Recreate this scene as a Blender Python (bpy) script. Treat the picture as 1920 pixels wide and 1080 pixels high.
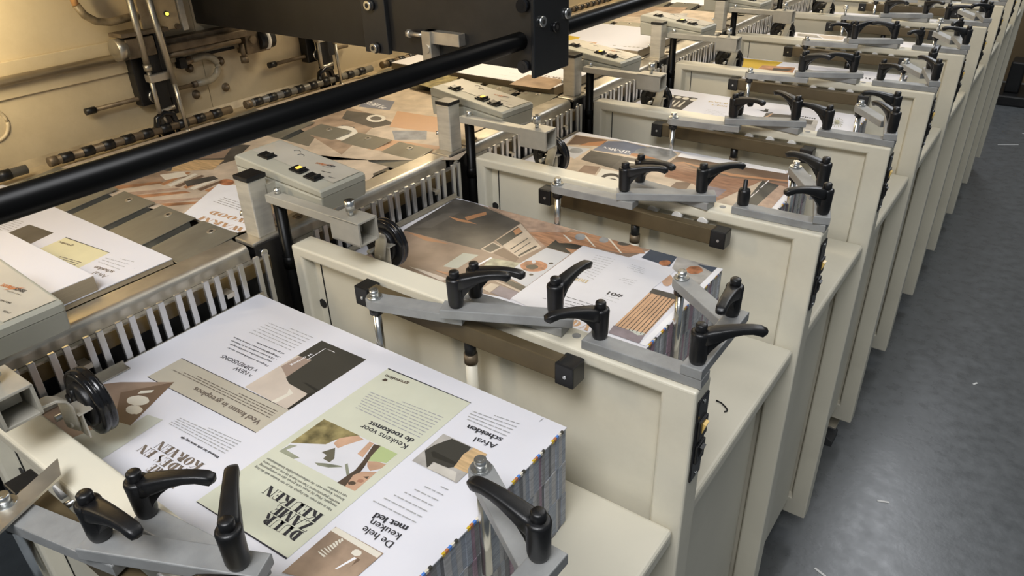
import bpy, bmesh, math, random
from mathutils import Matrix, Vector, Euler

for o in list(bpy.data.objects): bpy.data.objects.remove(o, do_unlink=True)
scene = bpy.context.scene
COL = scene.collection
R = math.radians
rnd = random.Random(7)

# ------------------------------------------------------------------ camera
cam_d = bpy.data.cameras.new('camera'); cam = bpy.data.objects.new('camera', cam_d); COL.objects.link(cam)
right = Vector((0.81097, 0.58441, -0.02814)); down = Vector((0.27026, -0.41682, -0.86788)); fwd = Vector((-0.51893, 0.69623, -0.49597))
m3 = Matrix((right, -down, -fwd)).transposed()
cam.matrix_world = Matrix.Translation((0.8666, -0.15675, 0.48604)) @ m3.to_4x4()
cam_d.sensor_width = 36; cam_d.lens = 25.928; cam_d.clip_start = 0.02; cam_d.clip_end = 60
scene.camera = cam

# ------------------------------------------------------------------ world, lamps, exposure
scene.view_settings.view_transform = 'Standard'; scene.view_settings.look = 'None'
scene.view_settings.gamma = 1; scene.view_settings.use_curve_mapping = False
scene.view_settings.exposure = 0.0
w = bpy.data.worlds.new('hall_ambient'); scene.world = w; w.use_nodes = True
wb = w.node_tree.nodes['Background']; wb.inputs[0].default_value = (0.80, 0.90, 1.0, 1); wb.inputs[1].default_value = 0.18

def area(name, loc, target, sx, sy, power, color, spread=180):
    l = bpy.data.lights.new(name, 'AREA'); l.shape = 'RECTANGLE'; l.size = sx; l.size_y = sy; l.energy = power; l.color = color; l.spread = R(spread)
    o = bpy.data.objects.new(name, l); COL.objects.link(o); o.location = loc
    d = (Vector(target) - Vector(loc)).normalized()
    o.rotation_euler = d.to_track_quat('-Z', 'Y').to_euler()
    return o
# a fluorescent fitting over the aisle, 3 m above the floor
area('aisle_light', (0.95, 1.9, 2.2), (0.80, 1.9, 0), 0.30, 2.0, 14, (1.0, 0.93, 0.82))
area('aisle_light', (0.60, 5.0, 2.2), (0.75, 4.6, 0), 0.35, 3.2, 50, (0.92, 0.95, 1.0))  # added light, placed so that it reflects as a streak on the floor
area('hall_ceiling_lamp', (0.85, -0.9, 1.9), (0.45, 0.3, 0), 1.2, 0.8, 54, (0.98, 0.98, 1.0))
# warm tubes under the added hood, over the collating track
area('hood_lamp', (-0.52, 0.20, 0.40), (-0.70, 0.28, 0.36), 0.05, 0.30, 1.7, (1.0, 0.82, 0.52), 120)
area('hood_lamp', (-0.42, -0.30, 0.50), (-0.05, 0.42, 0.05), 0.10, 0.30, 0.9, (1.0, 0.80, 0.52), 100)
area('hood_lamp', (-0.34, 1.42, 0.60), (-0.14, 1.35, 0.0), 0.10, 0.7, 5.5, (1.0, 0.81, 0.54))
area('hood_lamp', (-0.34, 2.7, 0.60), (-0.14, 2.7, 0.0), 0.10, 1.2, 10.0, (1.0, 0.83, 0.57))

# ------------------------------------------------------------------ materials
MATS = {}
def mat(name, color, rough=0.5, metal=0.0, var=0.06, scale=12.0, bump=0.0, bscale=200.0, stain=None, stain_amt=0.0, emit=0.0, spec=0.5, stretch=(1,1,1), coat=0.0):
    if name in MATS: return MATS[name]
    m = bpy.data.materials.new(name); m.use_nodes = True; nt = m.node_tree; N = nt.nodes; L = nt.links
    b = N['Principled BSDF']
    tc = N.new('ShaderNodeTexCoord'); mp = N.new('ShaderNodeMapping'); mp.inputs['Scale'].default_value = stretch
    L.new(tc.outputs['Object'], mp.inputs[0])
    n = N.new('ShaderNodeTexNoise'); n.inputs['Scale'].default_value = scale; n.inputs['Detail'].default_value = 6
    L.new(mp.outputs[0], n.inputs['Vector'])
    r = N.new('ShaderNodeValToRGB'); c = Vector(color[:3])
    r.color_ramp.elements[0].position = 0.3; r.color_ramp.elements[1].position = 0.7
    lo = c * (1 - var); hi = c * (1 + var)
    r.color_ramp.elements[0].color = (*lo, 1); r.color_ramp.elements[1].color = (*[min(1, x) for x in hi], 1)
    L.new(n.outputs['Fac'], r.inputs[0]); out = r.outputs[0]
    if stain:
        n2 = N.new('ShaderNodeTexNoise'); n2.inputs['Scale'].default_value = scale * 0.35; n2.inputs['Detail'].default_value = 8; n2.inputs['Roughness'].default_value = 0.7
        L.new(mp.outputs[0], n2.inputs['Vector'])
        r2 = N.new('ShaderNodeValToRGB'); r2.color_ramp.elements[0].position = 0.52; r2.color_ramp.elements[1].position = 0.72
        r2.color_ramp.elements[0].color = (0,0,0,1); r2.color_ramp.elements[1].color = (stain_amt,)*3 + (1,)
        L.new(n2.outputs['Fac'], r2.inputs[0])
        mx = N.new('ShaderNodeMix'); mx.data_type = 'RGBA'
        L.new(r2.outputs[0], mx.inputs[0]); L.new(out, mx.inputs[6]); mx.inputs[7].default_value = (*stain, 1); out = mx.outputs[2]
    L.new(out, b.inputs['Base Color'])
    b.inputs['Roughness'].default_value = rough; b.inputs['Metallic'].default_value = metal
    b.inputs['Specular IOR Level'].default_value = spec
    if coat: b.inputs['Coat Weight'].default_value = coat; b.inputs['Coat Roughness'].default_value = 0.15
    if metal > 0.3 or bump:
        mr = N.new('ShaderNodeMapRange'); mr.inputs['To Min'].default_value = max(0.02, rough - 0.10); mr.inputs['To Max'].default_value = rough + 0.10
        L.new(n.outputs['Fac'], mr.inputs[0]); L.new(mr.outputs[0], b.inputs['Roughness'])
    if bump:
        n3 = N.new('ShaderNodeTexNoise'); n3.inputs['Scale'].default_value = bscale; n3.inputs['Detail'].default_value = 4; L.new(mp.outputs[0], n3.inputs['Vector'])
        bp = N.new('ShaderNodeBump'); bp.inputs['Strength'].default_value = bump; bp.inputs['Distance'].default_value = 0.002
        L.new(n3.outputs['Fac'], bp.inputs['Height']); L.new(bp.outputs[0], b.inputs['Normal'])
    if emit:
        b.inputs['Emission Color'].default_value = (*color[:3], 1); b.inputs['Emission Strength'].default_value = emit
    MATS[name] = m; return m

cream = mat('cream_paint', (0.70, 0.66, 0.535), 0.42, var=0.04, scale=7, stain=(0.40, 0.36, 0.28), stain_amt=0.28, bump=0.05, bscale=600)
cream2 = mat('cream_panel_paint', (0.70, 0.66, 0.54), 0.45, var=0.05, scale=4, stain=(0.36, 0.33, 0.26), stain_amt=0.25)
wallcream = mat('cream_machine_wall', (0.60, 0.50, 0.33), 0.5, var=0.06, scale=3, stain=(0.30, 0.22, 0.12), stain_amt=0.55)
castgrey = mat('cast_zinc', (0.31, 0.315, 0.31), 0.5, 0.25, var=0.12, scale=40, stain=(0.16, 0.16, 0.16), stain_amt=0.4, bump=0.08, bscale=900)
black = mat('black_plastic', (0.007, 0.007, 0.0075), 0.36, var=0.2, scale=80, bump=0.1, bscale=1500)
blackgloss = mat('black_gloss_rubber', (0.008, 0.008, 0.009), 0.16, var=0.1)
blacksteel = mat('black_painted_steel', (0.013, 0.012, 0.011), 0.42, 0.0, var=0.3, scale=15, stain=(0.05, 0.04, 0.03), stain_amt=0.4)
pipeblack = mat('black_gloss_pipe', (0.003, 0.003, 0.003), 0.34, var=0.05, spec=0.14)
rollgrey = mat('roller_grey', (0.20, 0.19, 0.165), 0.4, 0.3, var=0.15, scale=40)
rodsteel = mat('worn_rod_steel', (0.50, 0.47, 0.40), 0.34, 0.85, var=0.1, scale=40)
chrome = mat('bright_steel', (0.72, 0.72, 0.70), 0.22, 1.0, var=0.05, scale=60)
bolt = mat('zinc_bolt', (0.62, 0.63, 0.62), 0.30, 1.0, var=0.1, scale=80)
galv = mat('worn_galvanised_steel', (0.60, 0.56, 0.48), 0.38, 0.85, var=0.12, scale=30, stain=(0.36, 0.30, 0.22), stain_amt=0.5)
armgrey = mat('bare_arm_metal', (0.44, 0.42, 0.36), 0.45, 0.3, var=0.10, scale=30, stain=(0.30, 0.27, 0.22), stain_amt=0.35, bump=0.05, bscale=600)
alum = mat('brushed_aluminium', (0.60, 0.57, 0.49), 0.40, 0.5, var=0.10, scale=25, stain=(0.35, 0.32, 0.27), stain_amt=0.35, stretch=(1,1,6))
finger = mat('finger_steel', (0.66, 0.66, 0.66), 0.34, 0.9, var=0.08, scale=40, stretch=(1,1,.2))
slatm = mat('grey_slat_steel', (0.30, 0.29, 0.24), 0.33, 0.6, var=0.10, scale=25, stain=(0.22, 0.20, 0.16), stain_amt=0.3, stretch=(2,.6,1))
dark = mat('dark_part_and_void_shade', (0.010, 0.009, 0.008), 0.7, var=0.3)  # near-black for sockets, joints and plinth, and for shade in open gaps
amber = mat('amber_strip', (0.13, 0.085, 0.03), 0.35, var=0.4, scale=20)
brownbar = mat('bronze_guide_bar', (0.105, 0.078, 0.040), 0.45, 0.2, var=0.15, scale=30)
boxgrey = mat('grey_beige_box', (0.40, 0.39, 0.32), 0.5, var=0.05, scale=20)
boxlabel = mat('box_label', (0.46, 0.43, 0.36), 0.4, var=0.10, scale=16, stain=(0.62, 0.50, 0.32), stain_amt=0.6)
nylon = mat('white_nylon', (0.80, 0.79, 0.76), 0.5, var=0.02)
clearhose = mat('clear_grey_hose', (0.34, 0.30, 0.22), 0.25, var=0.2, scale=60)
orangehose = mat('amber_hose', (0.55, 0.30, 0.12), 0.35, var=0.3, scale=25)
dirtyhose = mat('grimy_hose', (0.22, 0.17, 0.10), 0.4, var=0.5, scale=50)
lit = mat('amber_lit_rocker', (0.95, 0.55, 0.09), 0.3, var=.5, scale=90, emit=0.9)
amberrock = mat('amber_rocker', (0.62, 0.42, 0.12), 0.25, var=.3, scale=90, emit=0.06)
led = mat('yellow_indicator', (0.95, 0.85, 0.10), 0.3, emit=1.6)
grime = mat('grimy_metal', (0.17, 0.13, 0.085), 0.5, 0.5, var=0.4, scale=40)
railtan = mat('tan_coated_rail', (0.42, 0.35, 0.24), 0.32, 0.5, var=0.1, scale=25)
paperwhite = mat('white_paper', (0.69, 0.69, 0.735), 0.55, var=0.015, scale=8)
greydark = mat('dark_grey_panel', (0.05, 0.05, 0.05), 0.5, var=0.1)

# printed inks / photo tones
PC = dict(beige=(.50,.46,.37), line=(.03,.03,.04), pinkbeige=(.58,.50,.42), pinkbrown=(.33,.25,.20), darkcab=(.050,.047,.038), darker=(.03,.028,.022),
 cabedge=(.025,.024,.02), cream=(.70,.66,.56), white=(.80,.80,.82), ink=(.035,.035,.04), taupe=(.16,.13,.105), grey=(.36,.36,.36), brownphoto=(.28,.20,.145),
 browndark=(.16,.105,.07), sagelight=(.50,.52,.46), green=(.60,.61,.49), photowhite=(.66,.66,.69), foliage=(.24,.20,.09), foliage2=(.25,.26,.19), skin=(.52,.33,.22), skin2=(.38,.20,.13),
 leaf=(.13,.12,.085), shirt=(.42,.50,.24), hair=(.09,.065,.045), photogrey=(.38,.36,.33), floorgrey=(.55,.52,.46), woodlight=(.55,.38,.20), brownphoto2=(.33,.24,.17),
 darkphoto=(.075,.068,.058), darkphoto2=(.11,.10,.085), orange=(.42,.21,.10), sage=(.42,.43,.36), tan=(.42,.29,.21), creamtan=(.52,.43,.33), palegrey=(.52,.53,.55), food=(.36,.15,.07),
 plant=(.36,.35,.24), purple=(.24,.20,.22), orangebrown=(.40,.20,.10), woodshot=(.38,.20,.11), steelgrey=(.25,.26,.27), bluedark=(.06,.075,.10), woodslat=(.55,.34,.20), gold=(.58,.47,.28),
 copper=(.52,.32,.18), bluegrey=(.16,.18,.24), wood=(.30,.165,.10), yellow=(.60,.40,.02), greenwarm=(.66,.62,.40), orangetan=(.52,.31,.18), blue=(.08,.22,.62), rust=(.45,.16,.06))
MOTTLE = {'brownphoto':.18,'foliage':.6,'foliage2':.4,'tan':.22,'darkphoto':.3,'wood':.3,'brownphoto2':.3,'woodshot':.35,'food':.6,'plant':.4,'photogrey':.35,'woodslat':.15,'hair':.4,'floorgrey':.15,'pinkbeige':.08,'purple':.3,'creamtan':.2,'steelgrey':.4,'bluegrey':.15,'woodlight':.25,'darkphoto2':.25,'orangebrown':.5,'skin':.2}
def ink(n):
    return mat('print_' + n, PC[n], 0.42, var=MOTTLE.get(n, 0.03), scale=(70 if n in ('foliage','tan','food','plant') else 30), stretch=((1,8,1) if n in ('wood','woodlight','woodshot') else (1,1,1)))

# ------------------------------------------------------------------ mesh helpers
class MB:
    def __init__(s): s.bm = bmesh.new(); s.slots = []
    def slot(s, m):
        if m is None: return 0
        if m not in s.slots: s.slots.append(m)
        return s.slots.index(m)
    def box(s, x0, x1, y0, y1, z0, z1, bev=0.0, m=None, mtx=None, seg=2):
        r = bmesh.ops.create_cube(s.bm, size=1)
        T = Matrix.Translation(((x0+x1)/2, (y0+y1)/2, (z0+z1)/2)) @ Matrix.Diagonal((abs(x1-x0), abs(y1-y0), abs(z1-z0), 1))
        if mtx: T = mtx @ T
        bmesh.ops.transform(s.bm, matrix=T, verts=r['verts'])
        fs = {f for v in r['verts'] for f in v.link_faces}
        if bev:
            es = list({e for v in r['verts'] for e in v.link_edges})
            b = bmesh.ops.bevel(s.bm, geom=es, offset=bev, segments=seg, profile=0.5, affect='EDGES')
            fs = set(b['faces']) | {f for f in fs if f.is_valid}
        k = s.slot(m)
        for f in fs:
            if f.is_valid: f.material_index = k
        return s
    def cyl(s, p0, p1, r0, r1=None, n=20, m=None, smooth=True, caps=True):
        r1 = r0 if r1 is None else r1; p0 = Vector(p0); p1 = Vector(p1); d = p1 - p0
        q = d.to_track_quat('Z', 'Y').to_matrix().to_4x4()
        r = bmesh.ops.create_cone(s.bm, cap_ends=caps, segments=n, radius1=r0, radius2=r1, depth=d.length, matrix=Matrix.Translation((p0+p1)/2) @ q)
        k = s.slot(m)
        for f in {f for v in r['verts'] for f in v.link_faces}:
            f.material_index = k; f.smooth = smooth and len(f.verts) == 4
        return s
    def lathe(s, prof, n=24, m=None, mtx=None):
        k = s.slot(m); rings = []
        for (r, z) in prof:
            rings.append([s.bm.verts.new(((mtx @ Vector((r*math.cos(2*math.pi*i/n), r*math.sin(2*math.pi*i/n), z))) if mtx else (r*math.cos(2*math.pi*i/n), r*math.sin(2*math.pi*i/n), z))) for i in range(n)])
        for a, b in zip(rings, rings[1:]):
            for i in range(n):
                f = s.bm.faces.new((a[i], a[(i+1)%n], b[(i+1)%n], b[i])); f.smooth = True; f.material_index = k
        for rg, fl in ((rings[0], True), (rings[-1], False)):
            f = s.bm.faces.new(list(reversed(rg)) if fl else rg); f.material_index = k
        return s
    def sweep(s, pts, radii, n=12, m=None, squash=1.0, up=Vector((0,0,1)), square=False):
        """a tube along pts; radii = width half, squash = height/width"""
        k = s.slot(m); rings = []; pts = [Vector(p) for p in pts]
        for i, p in enumerate(pts):
            d = (pts[min(i+1, len(pts)-1)] - pts[max(i-1, 0)]).normalized()
            sd = d.cross(up)
            if sd.length < 1e-4: sd = d.cross(Vector((1,0,0)))
            sd.normalize(); u2 = sd.cross(d).normalized()
            r = radii[i] if isinstance(radii, (list, tuple)) else radii
            rr = r if isinstance(r, (list, tuple)) else (r, r*squash)
            ring = []
            for j in range(n):
                a = 2*math.pi*(j+.5)/n; ca, sa = math.cos(a), math.sin(a)
                if square:
                    e = 0.45; ca = math.copysign(abs(ca)**e, ca); sa = math.copysign(abs(sa)**e, sa)
                ring.append(s.bm.verts.new(p + sd*rr[0]*ca + u2*rr[1]*sa))
            rings.append(ring)
        for a, b in zip(rings, rings[1:]):
            for i in range(n):
                f = s.bm.faces.new((a[i], a[(i+1)%n], b[(i+1)%n], b[i])); f.smooth = True; f.material_index = k
        for rg in (rings[0], rings[-1]):
            f = s.bm.faces.new(rg); f.material_index = k
        return s
    def poly(s, pts, z, m=None, th=0.0):
        k = s.slot(m)
        vs = [s.bm.verts.new((p[0], p[1], z if len(p) < 3 else p[2])) for p in pts]
        try: f = s.bm.faces.new(vs)
        except ValueError: return s
        f.normal_update()
        if f.normal.z < 0: f.normal_flip()
        f.material_index = k
        return s
    def prism(s, pts, z0, z1, m=None, bev=0.0, mtx=None):
        k = s.slot(m); T = mtx or Matrix()
        a = [s.bm.verts.new(T @ Vector((p[0], p[1], z0))) for p in pts]; b = [s.bm.verts.new(T @ Vector((p[0], p[1], z1))) for p in pts]
        fs = [s.bm.faces.new(b), s.bm.faces.new(list(reversed(a)))]
        n = len(pts)
        for i in range(n): fs.append(s.bm.faces.new((a[i], a[(i+1)%n], b[(i+1)%n], b[i])))
        for f in fs: f.material_index = k
        if bev:
            es = list({e for f in fs[:2] for e in f.edges})
            bmesh.ops.bevel(s.bm, geom=es, offset=bev, segments=2, profile=0.5, affect='EDGES')
        return s
    def done(s, name, mt=None, parent=None, loc=None, normals=True):
        if normals: bmesh.ops.recalc_face_normals(s.bm, faces=s.bm.faces)
        me = bpy.data.meshes.new(name); s.bm.to_mesh(me); s.bm.free()
        if s.slots and s.slots[0] is not None or len(s.slots) > 1:
            for m in s.slots: me.materials.append(m)
        else: me.materials.append(mt)
        o = bpy.data.objects.new(name, me); COL.objects.link(o)
        if parent: o.parent = parent
        if loc: o.location = loc
        return o

def thing(name, label, cat, loc=(0,0,0), group=None, rz=0):
    o = bpy.data.objects.new(name, None); COL.objects.link(o); o.location = loc; o.rotation_euler = (0,0,rz)
    o.empty_display_size = 0.05
    o['label'] = label; o['category'] = cat
    if group: o['group'] = group
    return o
def tag(o, label, cat, group=None):
    o['label'] = label; o['category'] = cat
    if group: o['group'] = group
    return o
def structure(o, label=None, cat=None):
    o['kind'] = 'structure'
    if label: o['label'] = label
    if cat: o['category'] = cat
    return o
KIDS = {}
def copy_tree(o, parent=None, loc=None, label=None):
    c = o.copy(); COL.objects.link(c)
    if parent: c.parent = parent
    if loc is not None: c.location = loc
    if label: c['label'] = label
    if o.name not in KIDS: KIDS[o.name] = [ch for ch in bpy.data.objects if ch.parent == o]
    for ch in KIDS[o.name]: copy_tree(ch, c)
    return c

# ------------------------------------------------------------------ lettering
def txt_mesh(s, cache={}):
    if s in cache: return cache[s]
    cu = bpy.data.curves.new('lettering', 'FONT'); cu.body = s; cu.size = 1.0; cu.resolution_u = 3
    o = bpy.data.objects.new('lettering', cu); COL.objects.link(o)
    dg = bpy.context.evaluated_depsgraph_get(); me = bpy.data.meshes.new_from_object(o.evaluated_get(dg))
    vs = [(v.co.x, v.co.y) for v in me.vertices]; fs = [tuple(p.vertices) for p in me.polygons]
    bpy.data.objects.remove(o); bpy.data.meshes.remove(me); bpy.data.curves.remove(cu)
    cache[s] = (vs, fs); return cache[s]
def didone(ch):
    """high-contrast capitals: thick stems, hair serifs; unit cap height; returns (polygons, advance)"""
    T, H = .26, .05; P = []
    def rect(a, b, c, d): P.append([(a,b),(c,b),(c,d),(a,d)])
    def stem(x, w=T): rect(x, 0, x+w, 1); rect(x-.07, 0, x+w+.07, H); rect(x-.07, 1-H, x+w+.07, 1)
    def hair(x): rect(x, 0, x+H, 1); rect(x-.06, 0, x+H+.06, H); rect(x-.06, 1-H, x+H+.06, 1)
    def diag(x0, x1, w, y0=0, y1=1): P.append([(x0,y0),(x0+w,y0),(x1+w,y1),(x1,y1)])
    def bowl(x, cy, rx, ry, t, a0=-90, a1=90, n=12, h=H):
        for k in range(n):
            a = R(a0+(a1-a0)*k/n); b = R(a0+(a1-a0)*(k+1)/n)
            P.append([(x+rx*math.cos(a), cy+ry*math.sin(a)), (x+rx*math.cos(b), cy+ry*math.sin(b)),
                      (x+(rx-t)*math.cos(b), cy+(ry-h)*math.sin(b)), (x+(rx-t)*math.cos(a), cy+(ry-h)*math.sin(a))])
    W = .8
    if ch == 'D': stem(.07); bowl(.27, .5, .45, .5, T); W = .80
    elif ch == 'U': stem(.07); bowl(.40, .30, .30, .30, H, -90, 0); bowl(.40, .30, .33, .30, T, 180, 270); rect(.67,.3,.70,1); rect(.6,1-H,.8,1); W = .84
    elif ch == 'R': stem(.07); bowl(.27,.75,.32,.25,T*.9); diag(.62,.36,T,0,.5); W = .86
    elif ch == 'P': stem(.07); bowl(.27,.74,.34,.26,T*.9); W = .72
    elif ch == 'Z': diag(.03,.42,T); rect(.03,0,.66,H); rect(.03,1-H,.66,1); rect(.62,0,.66,.22); rect(.03,.78,.07,1); W = .72
    elif ch == 'A': diag(.52,.26,T); diag(.06,.32,H); rect(.2,.28,.55,.28+H); rect(0,0,.2,H); rect(.44,0,.80,H); W = .80
    elif ch == 'V': diag(.33,.06,T); diag(.42,.66,H); rect(0,1-H,.34,1); rect(.56,1-H,.78,1); W = .78
    elif ch == 'M': hair(.08); diag(.42,.10,T*.9); diag(.50,.76,H); stem(.76,T); W = 1.08
    elif ch == 'N': hair(.08); diag(.56,.10,T); rect(.72,0,.76,1); rect(.65,1-H,.84,1); W = .88
    elif ch == 'W': diag(.30,.06,T); diag(.38,.56,H); diag(.68,.45,T); diag(.76,.96,H); rect(0,1-H,.34,1); rect(.86,1-H,1.06,1); W = 1.08
    elif ch == 'E': stem(.07); rect(.2,0,.62,H); rect(.2,1-H,.62,1); rect(.2,.48,.5,.48+H); rect(.58,0,.62,.24); rect(.58,.76,.62,1); rect(.47,.38,.51,.62); W = .70
    elif ch == 'L': stem(.07); rect(.2,0,.62,H); rect(.58,0,.62,.26); W = .68
    elif ch == 'T': stem(.25); rect(.03,1-H,.68,1); rect(.03,.76,.07,1); rect(.64,.76,.68,1); W = .72
    elif ch == 'I': stem(.09); W = .40
    elif ch == 'H': stem(.07); stem(.55); rect(.2,.48,.6,.48+H); W = .86
    elif ch == 'K': stem(.07); diag(.27,.66,H,.42,1); diag(.62,.34,T,0,.56); rect(.56,1-H,.8,1); rect(.56,0,.88,H); W = .88
    elif ch == 'O': bowl(.40,.5,.37,.5,T); bowl(.40,.5,.37,.5,T,90,270); W = .80
    elif ch == 'G': bowl(.40,.5,.37,.5,T,90,270); bowl(.40,.5,.30,.5,H,30,90); bowl(.40,.5,.30,.5,H,-90,-30); stem(.60,.16); W = .86
    elif ch == 'S': bowl(.34,.74,.28,.26,T*.8,90,270,h=H); bowl(.32,.26,.28,.26,T*.8,-90,90); diag(.42,.14,.16,.30,.70); rect(.05,0,.09,.26); rect(.53,.74,.57,1); W = .66
    elif ch == ' ': W = .4
    return P, W
def put_text(mb, s, m, A, B, cap, bold, font, z, fixw=None):
    """lay the word(s) from A (start) towards B (end) on the plane z; up is 90 degrees to the left of the reading direction"""
    A = Vector(A).to_2d() if len(A) > 2 else Vector(A); B = Vector(B)
    d = B - A; Lg = d.length
    if Lg < 1e-5: return
    d.normalize(); u = Vector((-d.y, d.x)); k = mb.slot(m); A = A - u*cap*0.5
    if font == 2:
        x = 0; allp = []
        for ch in s:
            P, W = didone(ch); allp += [[(px+x, py) for px, py in q] for q in P]; x += W
        sx = Lg / x
        for q in allp:
            vs = [mb.bm.verts.new((*(A + d*px*sx + u*py*cap), z)) for px, py in q]
            f = mb.bm.faces.new(vs); f.normal_update()
            if f.normal.z < 0: f.normal_flip()
            f.material_index = k
        return
    vs, fs = txt_mesh(s)
    mx = max(v[0] for v in vs); sx = Lg / mx; sy = cap / 0.70
    for ox in ((0, cap*0.06, cap*.12) if bold else ((0,) if font == 0 else (0, cap*.03))):
        V = [mb.bm.verts.new((*(A + d*(v[0]*sx+ox) + u*v[1]*sy), z + ox*.01)) for v in vs]
        for f_ in fs:
            try: f = mb.bm.faces.new([V[i] for i in f_])
            except ValueError: continue
            f.normal_update()
            if f.normal.z < 0: f.normal_flip()
            f.material_index = k
def put_lines(mb, m, s0, e0, sN, eN, n, th, z):
    k = mb.slot(m)
    for i in range(n):
        t = i / max(1, n-1)
        a = Vector(s0).lerp(Vector(sN), t); b = Vector(e0).lerp(Vector(eN), t)
        if i == n-1 and n > 2: b = a.lerp(b, .55)
        d = b - a; Lg = d.length
        if Lg < 1e-4: continue
        d.normalize(); u = Vector((-d.y, d.x)) * th * .5; x = 0
        while x < Lg:
            wd = min(rnd.uniform(.0035, .013), Lg - x); p = a + d*x; q = a + d*(x+wd)
            vs = [mb.bm.verts.new((*c, z)) for c in (p-u, q-u, q+u, p+u)]
            f = mb.bm.faces.new(vs); f.normal_update()
            if f.normal.z < 0: f.normal_flip()
            f.material_index = k
            x += wd + .0016
def print_layout(mb, items, ztop):
    z = ztop
    for it in items:
        z += 0.000012
        if it[0] == 'p': mb.poly(it[2], z, ink(it[1]))
        elif it[0] == 't': put_text(mb, it[1], ink(it[2]), it[3], it[4], it[5], it[6], it[7], z + .00003)
        elif it[0] == 'l': put_lines(mb, ink(it[1]), *it[2:], z + .00003)
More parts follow.
